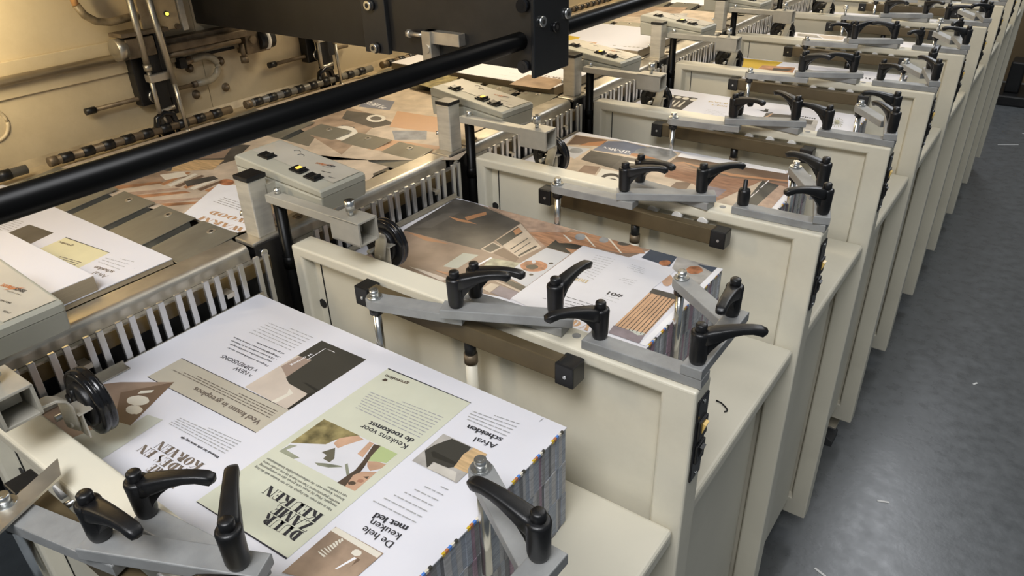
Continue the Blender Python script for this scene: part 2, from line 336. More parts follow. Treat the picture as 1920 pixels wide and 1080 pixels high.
PRINTS = {
 'h0': [
  ('p','beige',[(0.048,0.221),(0.25,0.229),(0.251,0.182),(0.048,0.173)]),
  ('p','line',[(0.047,0.221),(0.25,0.23),(0.251,0.229),(0.048,0.22)]),
  ('p','line',[(0.048,0.173),(0.25,0.183),(0.251,0.182),(0.049,0.172)]),
  ('p','pinkbeige',[(0.17,0.35),(0.252,0.352),(0.25,0.229),(0.169,0.228)]),
  ('p','pinkbrown',[(0.174,0.311),(0.195,0.311),(0.196,0.27),(0.172,0.281)]),
  ('p','darkcab',[(0.17,0.309),(0.17,0.35),(0.252,0.352),(0.251,0.274),(0.244,0.262),(0.209,0.263),(0.196,0.269),(0.194,0.312)]),
  ('p','darker',[(0.251,0.274),(0.25,0.229),(0.246,0.23),(0.245,0.257),(0.244,0.262)]),
  ('p','cabedge',[(0.221,0.274),(0.226,0.276),(0.249,0.275),(0.249,0.271)]),
  ('p','cream',[(0.217,0.257),(0.229,0.253),(0.226,0.229),(0.219,0.228),(0.223,0.249)]),
  ('p','white',[(0.189,0.309),(0.189,0.34),(0.206,0.34),(0.205,0.341),(0.188,0.34),(0.188,0.309)]),
  ('t', '91 cm hoog', 'white', (0.183, 0.322), (0.181, 0.29), 0.0042, 1, 0),
  ('t', 'Hogere onderkasten voor', 'ink', (0.158, 0.272), (0.078, 0.269), 0.003, 1, 0),
  ('t', 'ergonomische werkhoogte', 'ink', (0.154, 0.28), (0.073, 0.276), 0.003, 1, 0),
  ('t', '- 16% meer ruimte in je kasten', 'ink', (0.156, 0.287), (0.068, 0.282), 0.003, 1, 0),
  ('t', '- Mogelijkheid voor extra laden', 'ink', (0.157, 0.293), (0.064, 0.289), 0.003, 1, 0),
  ('t', 'of grotere korven', 'ink', (0.153, 0.301), (0.101, 0.298), 0.003, 1, 0),
  ('t', '^ NEW', 'ink', (0.158, 0.248), (0.125, 0.246), 0.007, 0, 1),
  ('t', 'v DIMENSIONS', 'ink', (0.154, 0.257), (0.088, 0.253), 0.007, 0, 1),
  ('l','grey',(0.154,0.312),(0.07,0.309),(0.155,0.348),(0.073,0.345),7,0.0012),
  ('t', 'Veel keuze in greeploos', 'taupe', (0.241, 0.195), (0.12, 0.191), 0.008, 1, 1),
  ('l','taupe',(0.243,0.208),(0.06,0.199),(0.241,0.22),(0.119,0.213),4,0.0012),
  ('t', 'Wanneer het echt mooi mag zijn', 'ink', (0.251, 0.134), (0.187, 0.13), 0.0034, 1, 0),
  ('l','grey',(0.251,0.142),(0.153,0.136),(0.25,0.163),(0.156,0.152),6,0.0012),
  ('t', 'KORVEN', 'taupe', (0.248, 0.114), (0.175, 0.109), 0.0115, 0, 2),
  ('t', 'LADES EN', 'taupe', (0.25, 0.1), (0.164, 0.095), 0.0115, 0, 2),
  ('t', 'NIEUWE', 'taupe', (0.252, 0.085), (0.201, 0.084), 0.0115, 0, 2),
  ('p','brownphoto',[(0.004,0.039),(0.001,0.117),(0.03,0.147),(0.087,0.185),(0.12,0.109),(0.096,0.103),(0.083,0.052),(0.044,0.032)]),
  ('p','browndark',[(0.096,0.103),(0.051,0.136),(0.087,0.185),(0.12,0.109)]),
  ('p','sagelight',[(0.118,0.131),(0.142,0.136),(0.148,0.051),(0.074,0.047),(0.083,0.052),(0.096,0.103),(0.12,0.109)]),
  ('p','cream',[(0.095,0.147),(0.098,0.145),(0.098,0.142),(0.098,0.14),(0.096,0.137),(0.093,0.134),(0.089,0.132),(0.085,0.131),(0.08,0.13),(0.076,0.13),(0.072,0.132),(0.07,0.134),(0.069,0.136),(0.07,0.139),(0.072,0.142),(0.075,0.145),(0.079,0.147),(0.083,0.148),(0.088,0.149),(0.092,0.148)]),
  ('p','cream',[(0.105,0.133),(0.107,0.131),(0.108,0.129),(0.108,0.127),(0.107,0.124),(0.104,0.123),(0.102,0.121),(0.098,0.12),(0.095,0.12),(0.091,0.12),(0.088,0.122),(0.086,0.123),(0.085,0.125),(0.085,0.128),(0.086,0.13),(0.089,0.132),(0.092,0.133),(0.095,0.134),(0.099,0.134),(0.102,0.134)]),
  ('p','cream',[(0.071,0.146),(0.069,0.152),(0.081,0.162),(0.083,0.157)]),
  ('p','green',[(0.289,0.353),(0.418,0.358),(0.419,0.088),(0.287,0.082)]),
  ('p','line',[(0.289,0.354),(0.418,0.358),(0.419,0.357),(0.29,0.352)]),
  ('p','line',[(0.287,0.083),(0.419,0.089),(0.419,0.087),(0.288,0.082)]),
  ('p','photowhite',[(0.297,0.241),(0.407,0.246),(0.409,0.182),(0.297,0.177)]),
  ('p','foliage',[(0.297,0.241),(0.353,0.244),(0.335,0.225),(0.331,0.213),(0.297,0.193),(0.297,0.204)]),
  ('p','foliage2',[(0.297,0.177),(0.299,0.191),(0.307,0.194),(0.302,0.183),(0.324,0.183),(0.32,0.178)]),
  ('p','foliage2',[(0.343,0.187),(0.354,0.193),(0.369,0.199),(0.373,0.199),(0.361,0.19),(0.349,0.186)]),
  ('p','foliage2',[(0.372,0.203),(0.373,0.206),(0.389,0.194),(0.385,0.193)]),
  ('p','skin',[(0.337,0.219),(0.336,0.228),(0.341,0.234),(0.35,0.243),(0.36,0.242),(0.35,0.224),(0.347,0.216)]),
  ('p','leaf',[(0.337,0.202),(0.344,0.215),(0.356,0.203),(0.356,0.196),(0.346,0.196),(0.345,0.202)]),
  ('p','skin',[(0.371,0.222),(0.368,0.243),(0.374,0.244),(0.38,0.221)]),
  ('p','shirt',[(0.383,0.245),(0.407,0.246),(0.407,0.229),(0.397,0.225),(0.387,0.22),(0.384,0.233)]),
  ('p','skin',[(0.388,0.22),(0.397,0.225),(0.408,0.228),(0.408,0.22),(0.401,0.211),(0.394,0.214)]),
  ('p','hair',[(0.384,0.217),(0.375,0.243),(0.383,0.245),(0.386,0.228),(0.392,0.211),(0.395,0.2),(0.396,0.181),(0.385,0.18),(0.387,0.204)]),
  ('p','skin',[(0.396,0.181),(0.391,0.197),(0.395,0.206),(0.408,0.214),(0.409,0.182)]),
  ('p','hair',[(0.402,0.191),(0.402,0.19),(0.402,0.189),(0.402,0.188),(0.401,0.187),(0.4,0.186),(0.399,0.186),(0.398,0.185),(0.397,0.185),(0.396,0.185),(0.395,0.186),(0.394,0.187),(0.394,0.187),(0.395,0.188),(0.395,0.189),(0.396,0.19),(0.397,0.191),(0.399,0.191),(0.4,0.191),(0.401,0.191)]),
  ('p','hair',[(0.401,0.201),(0.406,0.205),(0.407,0.201)]),
  ('p','skin2',[(0.406,0.197),(0.406,0.197),(0.407,0.196),(0.406,0.195),(0.406,0.194),(0.405,0.193),(0.404,0.193),(0.403,0.193),(0.402,0.192),(0.401,0.193),(0.4,0.193),(0.4,0.194),(0.4,0.194),(0.4,0.195),(0.4,0.196),(0.401,0.197),(0.402,0.197),(0.403,0.198),(0.405,0.198),(0.405,0.198)]),
  ('t', 'Keukens voor', 'ink', (0.409, 0.259), (0.341, 0.256), 0.0078, 0, 1),
  ('t', 'de toekomst', 'ink', (0.408, 0.27), (0.345, 0.265), 0.0078, 1, 0),
  ('l','grey',(0.409,0.279),(0.312,0.276),(0.409,0.319),(0.302,0.31),9,0.0013),
  ('t', 'greenline', 'hair', (0.332, 0.343), (0.297, 0.34), 0.0055, 1, 0),
  ('p','hair',[(0.3,0.331),(0.301,0.336),(0.305,0.336),(0.307,0.333),(0.304,0.331)]),
  ('t', 'DUUR', 'ink', (0.409, 0.111), (0.36, 0.108), 0.0118, 0, 2),
  ('t', 'ZAME', 'ink', (0.409, 0.124), (0.359, 0.121), 0.0118, 0, 2),
  ('t', 'KEUKEN', 'ink', (0.408, 0.137), (0.331, 0.133), 0.0118, 0, 2),
  ('t', 'Het is niet meer dan logisch dat je een keuken wilt die lang', 'ink', (0.409, 0.151), (0.295, 0.147), 0.0032, 0, 0),
  ('t', 'meegaat. Maar hij moet ook groen zijn en energiezuinig', 'ink', (0.409, 0.157), (0.296, 0.152), 0.0032, 0, 0),
  ('t', 'worden geproduceerd. Daarom kun je bij ons, zonder extra', 'ink', (0.409, 0.161), (0.296, 0.157), 0.0032, 0, 0),
  ('t', 'kosten, kiezen voor de milieuvriendelijke keukenkasten', 'ink', (0.409, 0.167), (0.296, 0.162), 0.0032, 0, 0),
  ('t', 'van Greenline.', 'ink', (0.408, 0.172), (0.381, 0.17), 0.0032, 0, 0),
  ('t', 'Afval', 'ink', (0.488, 0.314), (0.461, 0.31), 0.0078, 0, 1),
  ('t', 'scheiden', 'ink', (0.487, 0.325), (0.442, 0.322), 0.0078, 1, 0),
  ('l','grey',(0.487,0.334),(0.432,0.332),(0.487,0.358),(0.428,0.351),5,0.0013),
  ('l','grey',(0.504,0.381),(0.503,0.374),(0.503,0.371),(0.503,0.347),1,0.0008),
  ('p','photogrey',[(0.427,0.298),(0.487,0.299),(0.487,0.248),(0.427,0.247)]),
  ('p','darkcab',[(0.428,0.266),(0.431,0.279),(0.44,0.297),(0.466,0.298),(0.472,0.266),(0.466,0.26),(0.447,0.258),(0.448,0.247)]),
  ('p','floorgrey',[(0.447,0.247),(0.449,0.258),(0.477,0.26),(0.484,0.249),(0.472,0.249)]),
  ('p','woodlight',[(0.469,0.299),(0.487,0.299),(0.487,0.265),(0.47,0.264),(0.466,0.285)]),
  ('p','darker',[(0.435,0.268),(0.437,0.271),(0.469,0.271),(0.469,0.267),(0.442,0.263)]),
  ('t', 'De hele', 'ink', (0.489, 0.153), (0.451, 0.152), 0.0078, 0, 1),
  ('t', 'keuken', 'ink', (0.488, 0.164), (0.451, 0.162), 0.0078, 0, 1),
  ('t', 'met led', 'ink', (0.487, 0.175), (0.449, 0.17), 0.0078, 1, 0),
  ('l','grey',(0.488,0.186),(0.434,0.183),(0.486,0.236),(0.469,0.235),7,0.0013),
  ('p','brownphoto2',[(0.428,0.139),(0.488,0.142),(0.486,0.097),(0.428,0.075)]),
  ('p','cream',[(0.429,0.139),(0.487,0.141),(0.487,0.135),(0.427,0.133)]),
  ('p','browndark',[(0.474,0.116),(0.472,0.125),(0.476,0.125),(0.473,0.11)]),
  ('p','white',[(0.464,0.105),(0.469,0.124),(0.472,0.124),(0.466,0.106)]),
  ('p','cream',[(0.471,0.131),(0.472,0.13),(0.472,0.129),(0.472,0.128),(0.471,0.127),(0.47,0.126),(0.469,0.125),(0.467,0.125),(0.466,0.125),(0.464,0.125),(0.463,0.126),(0.463,0.127),(0.462,0.128),(0.463,0.129),(0.463,0.13),(0.464,0.131),(0.466,0.132),(0.467,0.132),(0.469,0.132),(0.47,0.132)]),
  ('p','cream',[(0.437,0.109),(0.437,0.11),(0.447,0.11),(0.446,0.108)]),
  ('p','cream',[(0.437,0.112),(0.438,0.113),(0.447,0.112),(0.446,0.111)]),
  ('p','cream',[(0.438,0.115),(0.439,0.116),(0.447,0.115),(0.446,0.114)]),
  ('p','cream',[(0.439,0.118),(0.44,0.119),(0.447,0.117),(0.446,0.116)]),
  ('p','cream',[(0.44,0.12),(0.441,0.122),(0.447,0.12),(0.446,0.119)]),
  ('p','cream',[(0.441,0.123),(0.441,0.125),(0.447,0.123),(0.446,0.121)]),
  ('p','cream',[(0.441,0.126),(0.442,0.128),(0.447,0.125),(0.446,0.124)]),
  ('p','cream',[(0.442,0.129),(0.443,0.131),(0.447,0.128),(0.446,0.127)]),
  ('p','cream',[(0.443,0.132),(0.444,0.133),(0.447,0.131),(0.446,0.129)]),
 ],
 'h1': [
  ('p','brownphoto',[(0.004,0.379),(0.308,0.3833),(0.411,0.3833),(0.312,0.133),(0.211,0.109),(0.032,0.104)]),
  ('p','darkphoto',[(0.004,0.379),(0.047,0.383),(0.173,0.356),(0.178,0.234),(0.017,0.221)]),
  ('p','darkphoto2',[(0.025,0.239),(0.029,0.314),(0.052,0.334),(0.052,0.256)]),
  ('p','orange',[(0.046,0.309),(0.086,0.313),(0.111,0.31),(0.073,0.302)]),
  ('p','orange',[(0.073,0.322),(0.091,0.362),(0.1,0.352),(0.086,0.313)]),
  ('p','orange',[(0.029,0.219),(0.053,0.223),(0.122,0.223),(0.078,0.211)]),
  ('p','sage',[(0.163,0.156),(0.161,0.21),(0.187,0.218),(0.187,0.163)]),
  ('p','tan',[(0.075,0.3833),(0.262,0.3833),(0.261,0.352),(0.258,0.295),(0.175,0.356)]),
  ('p','creamtan',[(0.175,0.353),(0.257,0.296),(0.248,0.245),(0.178,0.274)]),
  ('p','darkcab',[(0.179,0.275),(0.178,0.34),(0.199,0.326),(0.199,0.266)]),
  ('p','orange',[(0.181,0.321),(0.181,0.339),(0.196,0.327),(0.194,0.311)]),
  ('p','darker',[(0.217,0.262),(0.218,0.312),(0.22,0.311),(0.22,0.261)]),
  ('p','darker',[(0.23,0.256),(0.23,0.303),(0.232,0.302),(0.232,0.254)]),
  ('p','darker',[(0.241,0.251),(0.245,0.296),(0.25,0.296),(0.245,0.248)]),
  ('p','creamtan',[(0.176,0.236),(0.177,0.269),(0.204,0.263),(0.201,0.233)]),
  ('p','darkcab',[(0.179,0.238),(0.18,0.265),(0.2,0.26),(0.197,0.236)]),
  ('p','browndark',[(0.202,0.235),(0.204,0.26),(0.248,0.245),(0.251,0.23),(0.237,0.231)]),
  ('p','palegrey',[(0.265,0.299),(0.31,0.3),(0.311,0.174),(0.257,0.187),(0.26,0.231)]),
  ('p','food',[(0.302,0.246),(0.304,0.241),(0.305,0.235),(0.303,0.229),(0.299,0.223),(0.294,0.219),(0.288,0.216),(0.282,0.215),(0.276,0.216),(0.27,0.219),(0.266,0.223),(0.263,0.228),(0.263,0.234),(0.264,0.241),(0.268,0.246),(0.273,0.251),(0.279,0.253),(0.286,0.254),(0.292,0.253),(0.298,0.251)]),
  ('p','darker',[(0.291,0.236),(0.292,0.234),(0.292,0.231),(0.291,0.229),(0.29,0.226),(0.287,0.224),(0.285,0.223),(0.282,0.223),(0.279,0.223),(0.277,0.224),(0.275,0.226),(0.274,0.228),(0.274,0.231),(0.275,0.233),(0.276,0.235),(0.279,0.237),(0.281,0.239),(0.284,0.239),(0.287,0.239),(0.289,0.238)]),
  ('p','palegrey',[(0.278,0.248),(0.279,0.246),(0.28,0.245),(0.28,0.243),(0.279,0.242),(0.279,0.241),(0.278,0.241),(0.276,0.241),(0.275,0.242),(0.274,0.243),(0.273,0.244),(0.272,0.246),(0.271,0.247),(0.271,0.249),(0.272,0.25),(0.272,0.251),(0.273,0.251),(0.275,0.251),(0.276,0.25),(0.277,0.249)]),
  ('p','darker',[(0.305,0.259),(0.305,0.258),(0.305,0.257),(0.305,0.256),(0.304,0.255),(0.303,0.254),(0.302,0.253),(0.301,0.253),(0.3,0.253),(0.299,0.254),(0.299,0.254),(0.298,0.255),(0.298,0.256),(0.298,0.257),(0.299,0.258),(0.3,0.259),(0.301,0.26),(0.302,0.26),(0.303,0.26),(0.304,0.259)]),
  ('p','darker',[(0.299,0.211),(0.299,0.21),(0.3,0.209),(0.299,0.208),(0.299,0.208),(0.298,0.207),(0.297,0.206),(0.296,0.206),(0.295,0.206),(0.294,0.207),(0.293,0.207),(0.293,0.208),(0.293,0.209),(0.293,0.21),(0.293,0.211),(0.294,0.212),(0.295,0.212),(0.296,0.212),(0.298,0.212),(0.298,0.212)]),
  ('p','plant',[(0.209,0.22),(0.26,0.231),(0.263,0.191),(0.219,0.186)]),
  ('p','white',[(0.205,0.177),(0.208,0.222),(0.212,0.222),(0.209,0.177)]),
  ('p','darkcab',[(0.26,0.171),(0.264,0.178),(0.311,0.174),(0.312,0.16)]),
  ('p','creamtan',[(0.257,0.163),(0.27,0.164),(0.313,0.16),(0.312,0.155)]),
  ('p','purple',[(0.277,0.131),(0.276,0.156),(0.312,0.155),(0.313,0.129)]),
  ('p','creamtan',[(0.259,0.134),(0.26,0.154),(0.275,0.157),(0.276,0.13)]),
  ('p','orangebrown',[(0.161,0.139),(0.187,0.146),(0.221,0.148),(0.214,0.137)]),
  ('p','pinkbeige',[(0.118,0.126),(0.138,0.129),(0.201,0.129),(0.191,0.118)]),
  ('p','woodshot',[(0.207,0.331),(0.285,0.381),(0.354,0.382),(0.391,0.3833),(0.411,0.367),(0.377,0.347),(0.314,0.338),(0.311,0.303),(0.264,0.301)]),
  ('p','darker',[(0.264,0.301),(0.262,0.331),(0.311,0.303),(0.3,0.301)]),
  ('p','darker',[(0.273,0.325),(0.291,0.334),(0.312,0.337),(0.31,0.318),(0.289,0.314)]),
  ('p','cream',[(0.29,0.373),(0.295,0.373),(0.332,0.344),(0.328,0.344)]),
  ('p','cream',[(0.332,0.3833),(0.337,0.3833),(0.38,0.347),(0.376,0.347)]),
  ('p','cream',[(0.261,0.355),(0.266,0.355),(0.288,0.342),(0.286,0.338)]),
  ('p','darkphoto',[(0.375,0.3833),(0.376,0.3833),(0.375,0.382),(0.374,0.379),(0.372,0.376),(0.369,0.374),(0.366,0.372),(0.363,0.372),(0.36,0.372),(0.357,0.373),(0.355,0.375),(0.355,0.377),(0.355,0.38),(0.356,0.383),(0.359,0.3833),(0.362,0.3833),(0.365,0.3833),(0.368,0.3833),(0.371,0.3833),(0.374,0.3833)]),
  ('p','steelgrey',[(0.298,0.368),(0.3,0.364),(0.301,0.36),(0.301,0.357),(0.299,0.354),(0.297,0.352),(0.295,0.351),(0.292,0.351),(0.289,0.352),(0.286,0.355),(0.283,0.358),(0.282,0.362),(0.281,0.365),(0.281,0.369),(0.282,0.372),(0.284,0.374),(0.287,0.375),(0.29,0.375),(0.293,0.373),(0.296,0.371)]),
  ('p','steelgrey',[(0.337,0.378),(0.338,0.375),(0.339,0.372),(0.338,0.369),(0.337,0.366),(0.335,0.365),(0.333,0.364),(0.331,0.364),(0.328,0.365),(0.325,0.367),(0.323,0.37),(0.322,0.373),(0.321,0.377),(0.322,0.38),(0.323,0.382),(0.324,0.3833),(0.327,0.3833),(0.329,0.3833),(0.332,0.383),(0.335,0.381)]),
  ('p','bluedark',[(0.411,0.3833),(0.458,0.3833),(0.462,0.346),(0.412,0.35)]),
  ('p','food',[(0.459,0.359),(0.459,0.356),(0.459,0.353),(0.459,0.35),(0.457,0.347),(0.455,0.345),(0.452,0.344),(0.45,0.344),(0.447,0.345),(0.445,0.346),(0.443,0.349),(0.442,0.352),(0.442,0.355),(0.443,0.358),(0.444,0.36),(0.447,0.362),(0.449,0.364),(0.452,0.364),(0.455,0.363),(0.457,0.361)]),
  ('p','photogrey',[(0.458,0.3833),(0.525,0.3833),(0.526,0.313),(0.468,0.342)]),
  ('p','food',[(0.509,0.364),(0.511,0.36),(0.51,0.355),(0.509,0.351),(0.507,0.348),(0.504,0.345),(0.501,0.343),(0.497,0.343),(0.493,0.344),(0.49,0.347),(0.488,0.35),(0.487,0.354),(0.487,0.358),(0.488,0.363),(0.49,0.366),(0.494,0.369),(0.497,0.371),(0.501,0.371),(0.504,0.369),(0.507,0.367)]),
  ('p','skin',[(0.485,0.31),(0.487,0.305),(0.488,0.299),(0.488,0.295),(0.487,0.291),(0.486,0.289),(0.483,0.288),(0.48,0.289),(0.477,0.292),(0.474,0.296),(0.471,0.301),(0.469,0.306),(0.467,0.312),(0.467,0.316),(0.468,0.32),(0.47,0.322),(0.472,0.323),(0.476,0.322),(0.479,0.319),(0.482,0.315)]),
  ('p','bluedark',[(0.494,0.377),(0.525,0.3833),(0.524,0.364)]),
  ('p','photowhite',[(0.312,0.337),(0.47,0.343),(0.475,0.337),(0.471,0.269),(0.472,0.258),(0.473,0.151),(0.474,0.129),(0.447,0.113),(0.312,0.133)]),
  ('p','woodslat',[(0.472,0.257),(0.515,0.259),(0.518,0.152),(0.473,0.152)]),
  ('p','darkphoto',[(0.471,0.271),(0.506,0.273),(0.515,0.259),(0.472,0.257)]),
  ('p','purple',[(0.472,0.151),(0.518,0.152),(0.521,0.131),(0.475,0.131)]),
  ('p','white',[(0.525,0.3833),(0.534,0.3833),(0.531,0.13),(0.522,0.13)]),
  ('p','sagelight',[(0.489,0.154),(0.517,0.157),(0.518,0.153),(0.51,0.147)]),
  ('t', '#01', 'ink', (0.445, 0.225), (0.423, 0.224), 0.0095, 1, 1),
  ('l','grey',(0.445,0.216),(0.423,0.215),(0.446,0.206),(0.422,0.207),2,0.0009),
  ('l','grey',(0.38,0.322),(0.346,0.318),(0.384,0.248),(0.361,0.252),10,0.0011),
  ('l','grey',(0.433,0.319),(0.408,0.321),(0.44,0.304),(0.409,0.303),4,0.0009),
  ('l','grey',(0.442,0.278),(0.419,0.274),(0.442,0.263),(0.414,0.264),3,0.0009),
  ('l','ink',(0.444,0.183),(0.374,0.181),(0.438,0.166),(0.339,0.148),4,0.0012),
  ('t', 'HOUT', 'gold', (0.381, 0.236), (0.349, 0.233), 0.01, 0, 2),
  ('t', 'DA', 'copper', (0.42, 0.127), (0.45, 0.127), 0.016, 0, 2),
  ('p','darker',[(0.475,0.257),(0.476,0.258),(0.478,0.152),(0.477,0.151)]),
  ('p','darker',[(0.481,0.257),(0.481,0.258),(0.483,0.152),(0.482,0.151)]),
  ('p','darker',[(0.486,0.257),(0.487,0.258),(0.489,0.152),(0.488,0.151)]),
  ('p','darker',[(0.491,0.258),(0.492,0.258),(0.495,0.152),(0.494,0.152)]),
  ('p','darker',[(0.497,0.258),(0.498,0.258),(0.5,0.152),(0.499,0.152)]),
  ('p','darker',[(0.502,0.258),(0.503,0.259),(0.506,0.152),(0.505,0.152)]),
  ('p','darker',[(0.507,0.258),(0.508,0.259),(0.512,0.152),(0.511,0.152)]),
  ('p','darker',[(0.513,0.259),(0.514,0.259),(0.517,0.152),(0.516,0.152)]),
 ],
 'h2': [
  ('p','creamtan',[(0.005,0.36),(0.124,0.376),(0.255,0.373),(0.483,0.3833),(0.522,0.181),(0.401,0.112),(0.21,0.13),(0.065,0.143)]),
  ('p','browndark',[(0.01,0.358),(0.089,0.366),(0.095,0.332),(0.027,0.291)]),
  ('p','orange',[(0.06,0.327),(0.089,0.361),(0.094,0.321),(0.052,0.301)]),
  ('p','palegrey',[(0.034,0.285),(0.085,0.295),(0.089,0.223),(0.059,0.234)]),
  ('p','steelgrey',[(0.078,0.275),(0.08,0.27),(0.08,0.265),(0.08,0.26),(0.078,0.256),(0.074,0.253),(0.07,0.252),(0.065,0.252),(0.061,0.253),(0.056,0.256),(0.053,0.26),(0.051,0.265),(0.05,0.27),(0.05,0.275),(0.053,0.28),(0.056,0.283),(0.06,0.284),(0.065,0.284),(0.07,0.283),(0.074,0.28)]),
  ('p','bluegrey',[(0.093,0.36),(0.124,0.376),(0.195,0.367),(0.194,0.306),(0.093,0.289)]),
  ('p','steelgrey',[(0.174,0.344),(0.191,0.374),(0.24,0.378),(0.262,0.357),(0.259,0.294),(0.178,0.306)]),
  ('p','orange',[(0.176,0.315),(0.193,0.32),(0.241,0.311),(0.239,0.297),(0.178,0.301)]),
  ('p','darkphoto',[(0.092,0.286),(0.172,0.288),(0.181,0.214),(0.102,0.226)]),
  ('p','darkphoto2',[(0.172,0.288),(0.259,0.294),(0.26,0.202),(0.181,0.214)]),
  ('p','brownphoto',[(0.127,0.199),(0.159,0.21),(0.172,0.165),(0.134,0.163)]),
  ('p','darkcab',[(0.123,0.148),(0.163,0.159),(0.161,0.141),(0.135,0.138)]),
  ('p','cream',[(0.167,0.201),(0.208,0.204),(0.224,0.147),(0.184,0.138)]),
  ('p','darkphoto',[(0.229,0.17),(0.233,0.161),(0.235,0.152),(0.234,0.143),(0.231,0.137),(0.227,0.132),(0.221,0.13),(0.214,0.131),(0.206,0.134),(0.199,0.14),(0.194,0.148),(0.19,0.158),(0.188,0.167),(0.188,0.176),(0.191,0.183),(0.196,0.188),(0.202,0.19),(0.209,0.189),(0.217,0.185),(0.224,0.179)]),
  ('p','cream',[(0.228,0.164),(0.231,0.157),(0.232,0.15),(0.232,0.144),(0.23,0.139),(0.226,0.136),(0.222,0.134),(0.216,0.135),(0.211,0.137),(0.206,0.142),(0.202,0.147),(0.199,0.154),(0.197,0.161),(0.198,0.168),(0.2,0.173),(0.203,0.176),(0.208,0.178),(0.214,0.177),(0.219,0.174),(0.224,0.17)]),
  ('p','darkphoto',[(0.228,0.157),(0.23,0.153),(0.231,0.148),(0.23,0.144),(0.229,0.14),(0.226,0.138),(0.223,0.137),(0.22,0.137),(0.216,0.139),(0.212,0.142),(0.21,0.146),(0.208,0.15),(0.207,0.155),(0.207,0.159),(0.209,0.163),(0.211,0.165),(0.215,0.166),(0.218,0.166),(0.222,0.164),(0.225,0.161)]),
  ('p','cream',[(0.188,0.269),(0.223,0.274),(0.228,0.266),(0.199,0.26)]),
  ('p','creamtan',[(0.262,0.22),(0.35,0.233),(0.346,0.174),(0.274,0.169)]),
  ('p','browndark',[(0.326,0.213),(0.352,0.229),(0.359,0.182),(0.328,0.167)]),
  ('p','wood',[(0.267,0.346),(0.492,0.37),(0.516,0.295),(0.463,0.306),(0.425,0.156),(0.358,0.221),(0.294,0.227)]),
  ('p','browndark',[(0.267,0.346),(0.322,0.356),(0.493,0.366),(0.509,0.315),(0.405,0.291),(0.323,0.301),(0.292,0.318),(0.268,0.299)]),
  ('p','orange',[(0.267,0.301),(0.292,0.323),(0.403,0.311),(0.504,0.332),(0.506,0.325),(0.403,0.298),(0.296,0.316)]),
  ('p','white',[(0.264,0.38),(0.481,0.3833),(0.491,0.365),(0.267,0.346)]),
  ('p','darkcab',[(0.463,0.306),(0.498,0.3),(0.496,0.185),(0.472,0.185)]),
  ('p','tan',[(0.498,0.3),(0.518,0.296),(0.522,0.18),(0.497,0.183)]),
  ('p','purple',[(0.38,0.227),(0.423,0.226),(0.422,0.183),(0.394,0.188)]),
  ('p','white',[(0.522,0.283),(0.527,0.283),(0.532,0.181),(0.522,0.18)]),
  ('t', 'STRAK', 'white', (0.178, 0.311), (0.119, 0.313), 0.0095, 0, 2),
  ('t', 'DESIGN', 'white', (0.169, 0.321), (0.104, 0.317), 0.0095, 0, 2),
  ('p','white',[(0.473,0.189),(0.473,0.208),(0.474,0.208),(0.475,0.188)]),
  ('p','white',[(0.472,0.215),(0.472,0.234),(0.474,0.234),(0.474,0.214)]),
  ('p','white',[(0.473,0.237),(0.473,0.257),(0.474,0.257),(0.475,0.236)]),
  ('p','white',[(0.472,0.268),(0.472,0.288),(0.474,0.288),(0.474,0.267)]),
  ('p','white',[(0.472,0.292),(0.472,0.313),(0.474,0.312),(0.474,0.291)]),
 ],
 'h3': [
  ('p','darkphoto',[(0.031,0.329),(0.124,0.332),(0.134,0.19),(0.088,0.194)]),
  ('p','cream',[(0.086,0.229),(0.079,0.287),(0.083,0.284),(0.093,0.226)]),
  ('p','cream',[(0.098,0.233),(0.092,0.289),(0.096,0.286),(0.104,0.23)]),
  ('p','cream',[(0.109,0.237),(0.105,0.29),(0.109,0.288),(0.116,0.234)]),
  ('p','cream',[(0.061,0.321),(0.063,0.317),(0.063,0.314),(0.062,0.31),(0.061,0.308),(0.059,0.306),(0.056,0.305),(0.053,0.305),(0.051,0.307),(0.048,0.309),(0.046,0.312),(0.045,0.316),(0.044,0.32),(0.045,0.323),(0.046,0.326),(0.048,0.328),(0.051,0.329),(0.054,0.328),(0.057,0.327),(0.059,0.324)]),
  ('p','cream',[(0.083,0.32),(0.085,0.316),(0.085,0.313),(0.084,0.309),(0.083,0.306),(0.081,0.305),(0.078,0.304),(0.076,0.304),(0.073,0.306),(0.07,0.308),(0.068,0.311),(0.067,0.315),(0.067,0.318),(0.067,0.322),(0.069,0.325),(0.071,0.327),(0.073,0.327),(0.076,0.327),(0.079,0.325),(0.082,0.323)]),
  ('p','cream',[(0.105,0.319),(0.106,0.315),(0.107,0.311),(0.106,0.308),(0.105,0.305),(0.103,0.303),(0.1,0.303),(0.097,0.303),(0.095,0.304),(0.092,0.307),(0.09,0.31),(0.089,0.314),(0.089,0.317),(0.089,0.321),(0.091,0.323),(0.093,0.325),(0.095,0.326),(0.098,0.326),(0.101,0.324),(0.103,0.322)]),
  ('p','cream',[(0.127,0.317),(0.128,0.314),(0.128,0.31),(0.128,0.307),(0.126,0.304),(0.124,0.302),(0.122,0.302),(0.119,0.302),(0.116,0.303),(0.114,0.306),(0.112,0.309),(0.111,0.312),(0.111,0.316),(0.111,0.319),(0.113,0.322),(0.115,0.324),(0.117,0.325),(0.12,0.324),(0.123,0.323),(0.125,0.321)]),
  ('t', 'WARM', 'gold', (0.212, 0.321), (0.159, 0.318), 0.011, 0, 2),
  ('t', 'HOUT', 'gold', (0.218, 0.297), (0.176, 0.295), 0.011, 0, 2),
  ('l','grey',(0.234,0.244),(0.185,0.25),(0.241,0.205),(0.187,0.203),5,0.001),
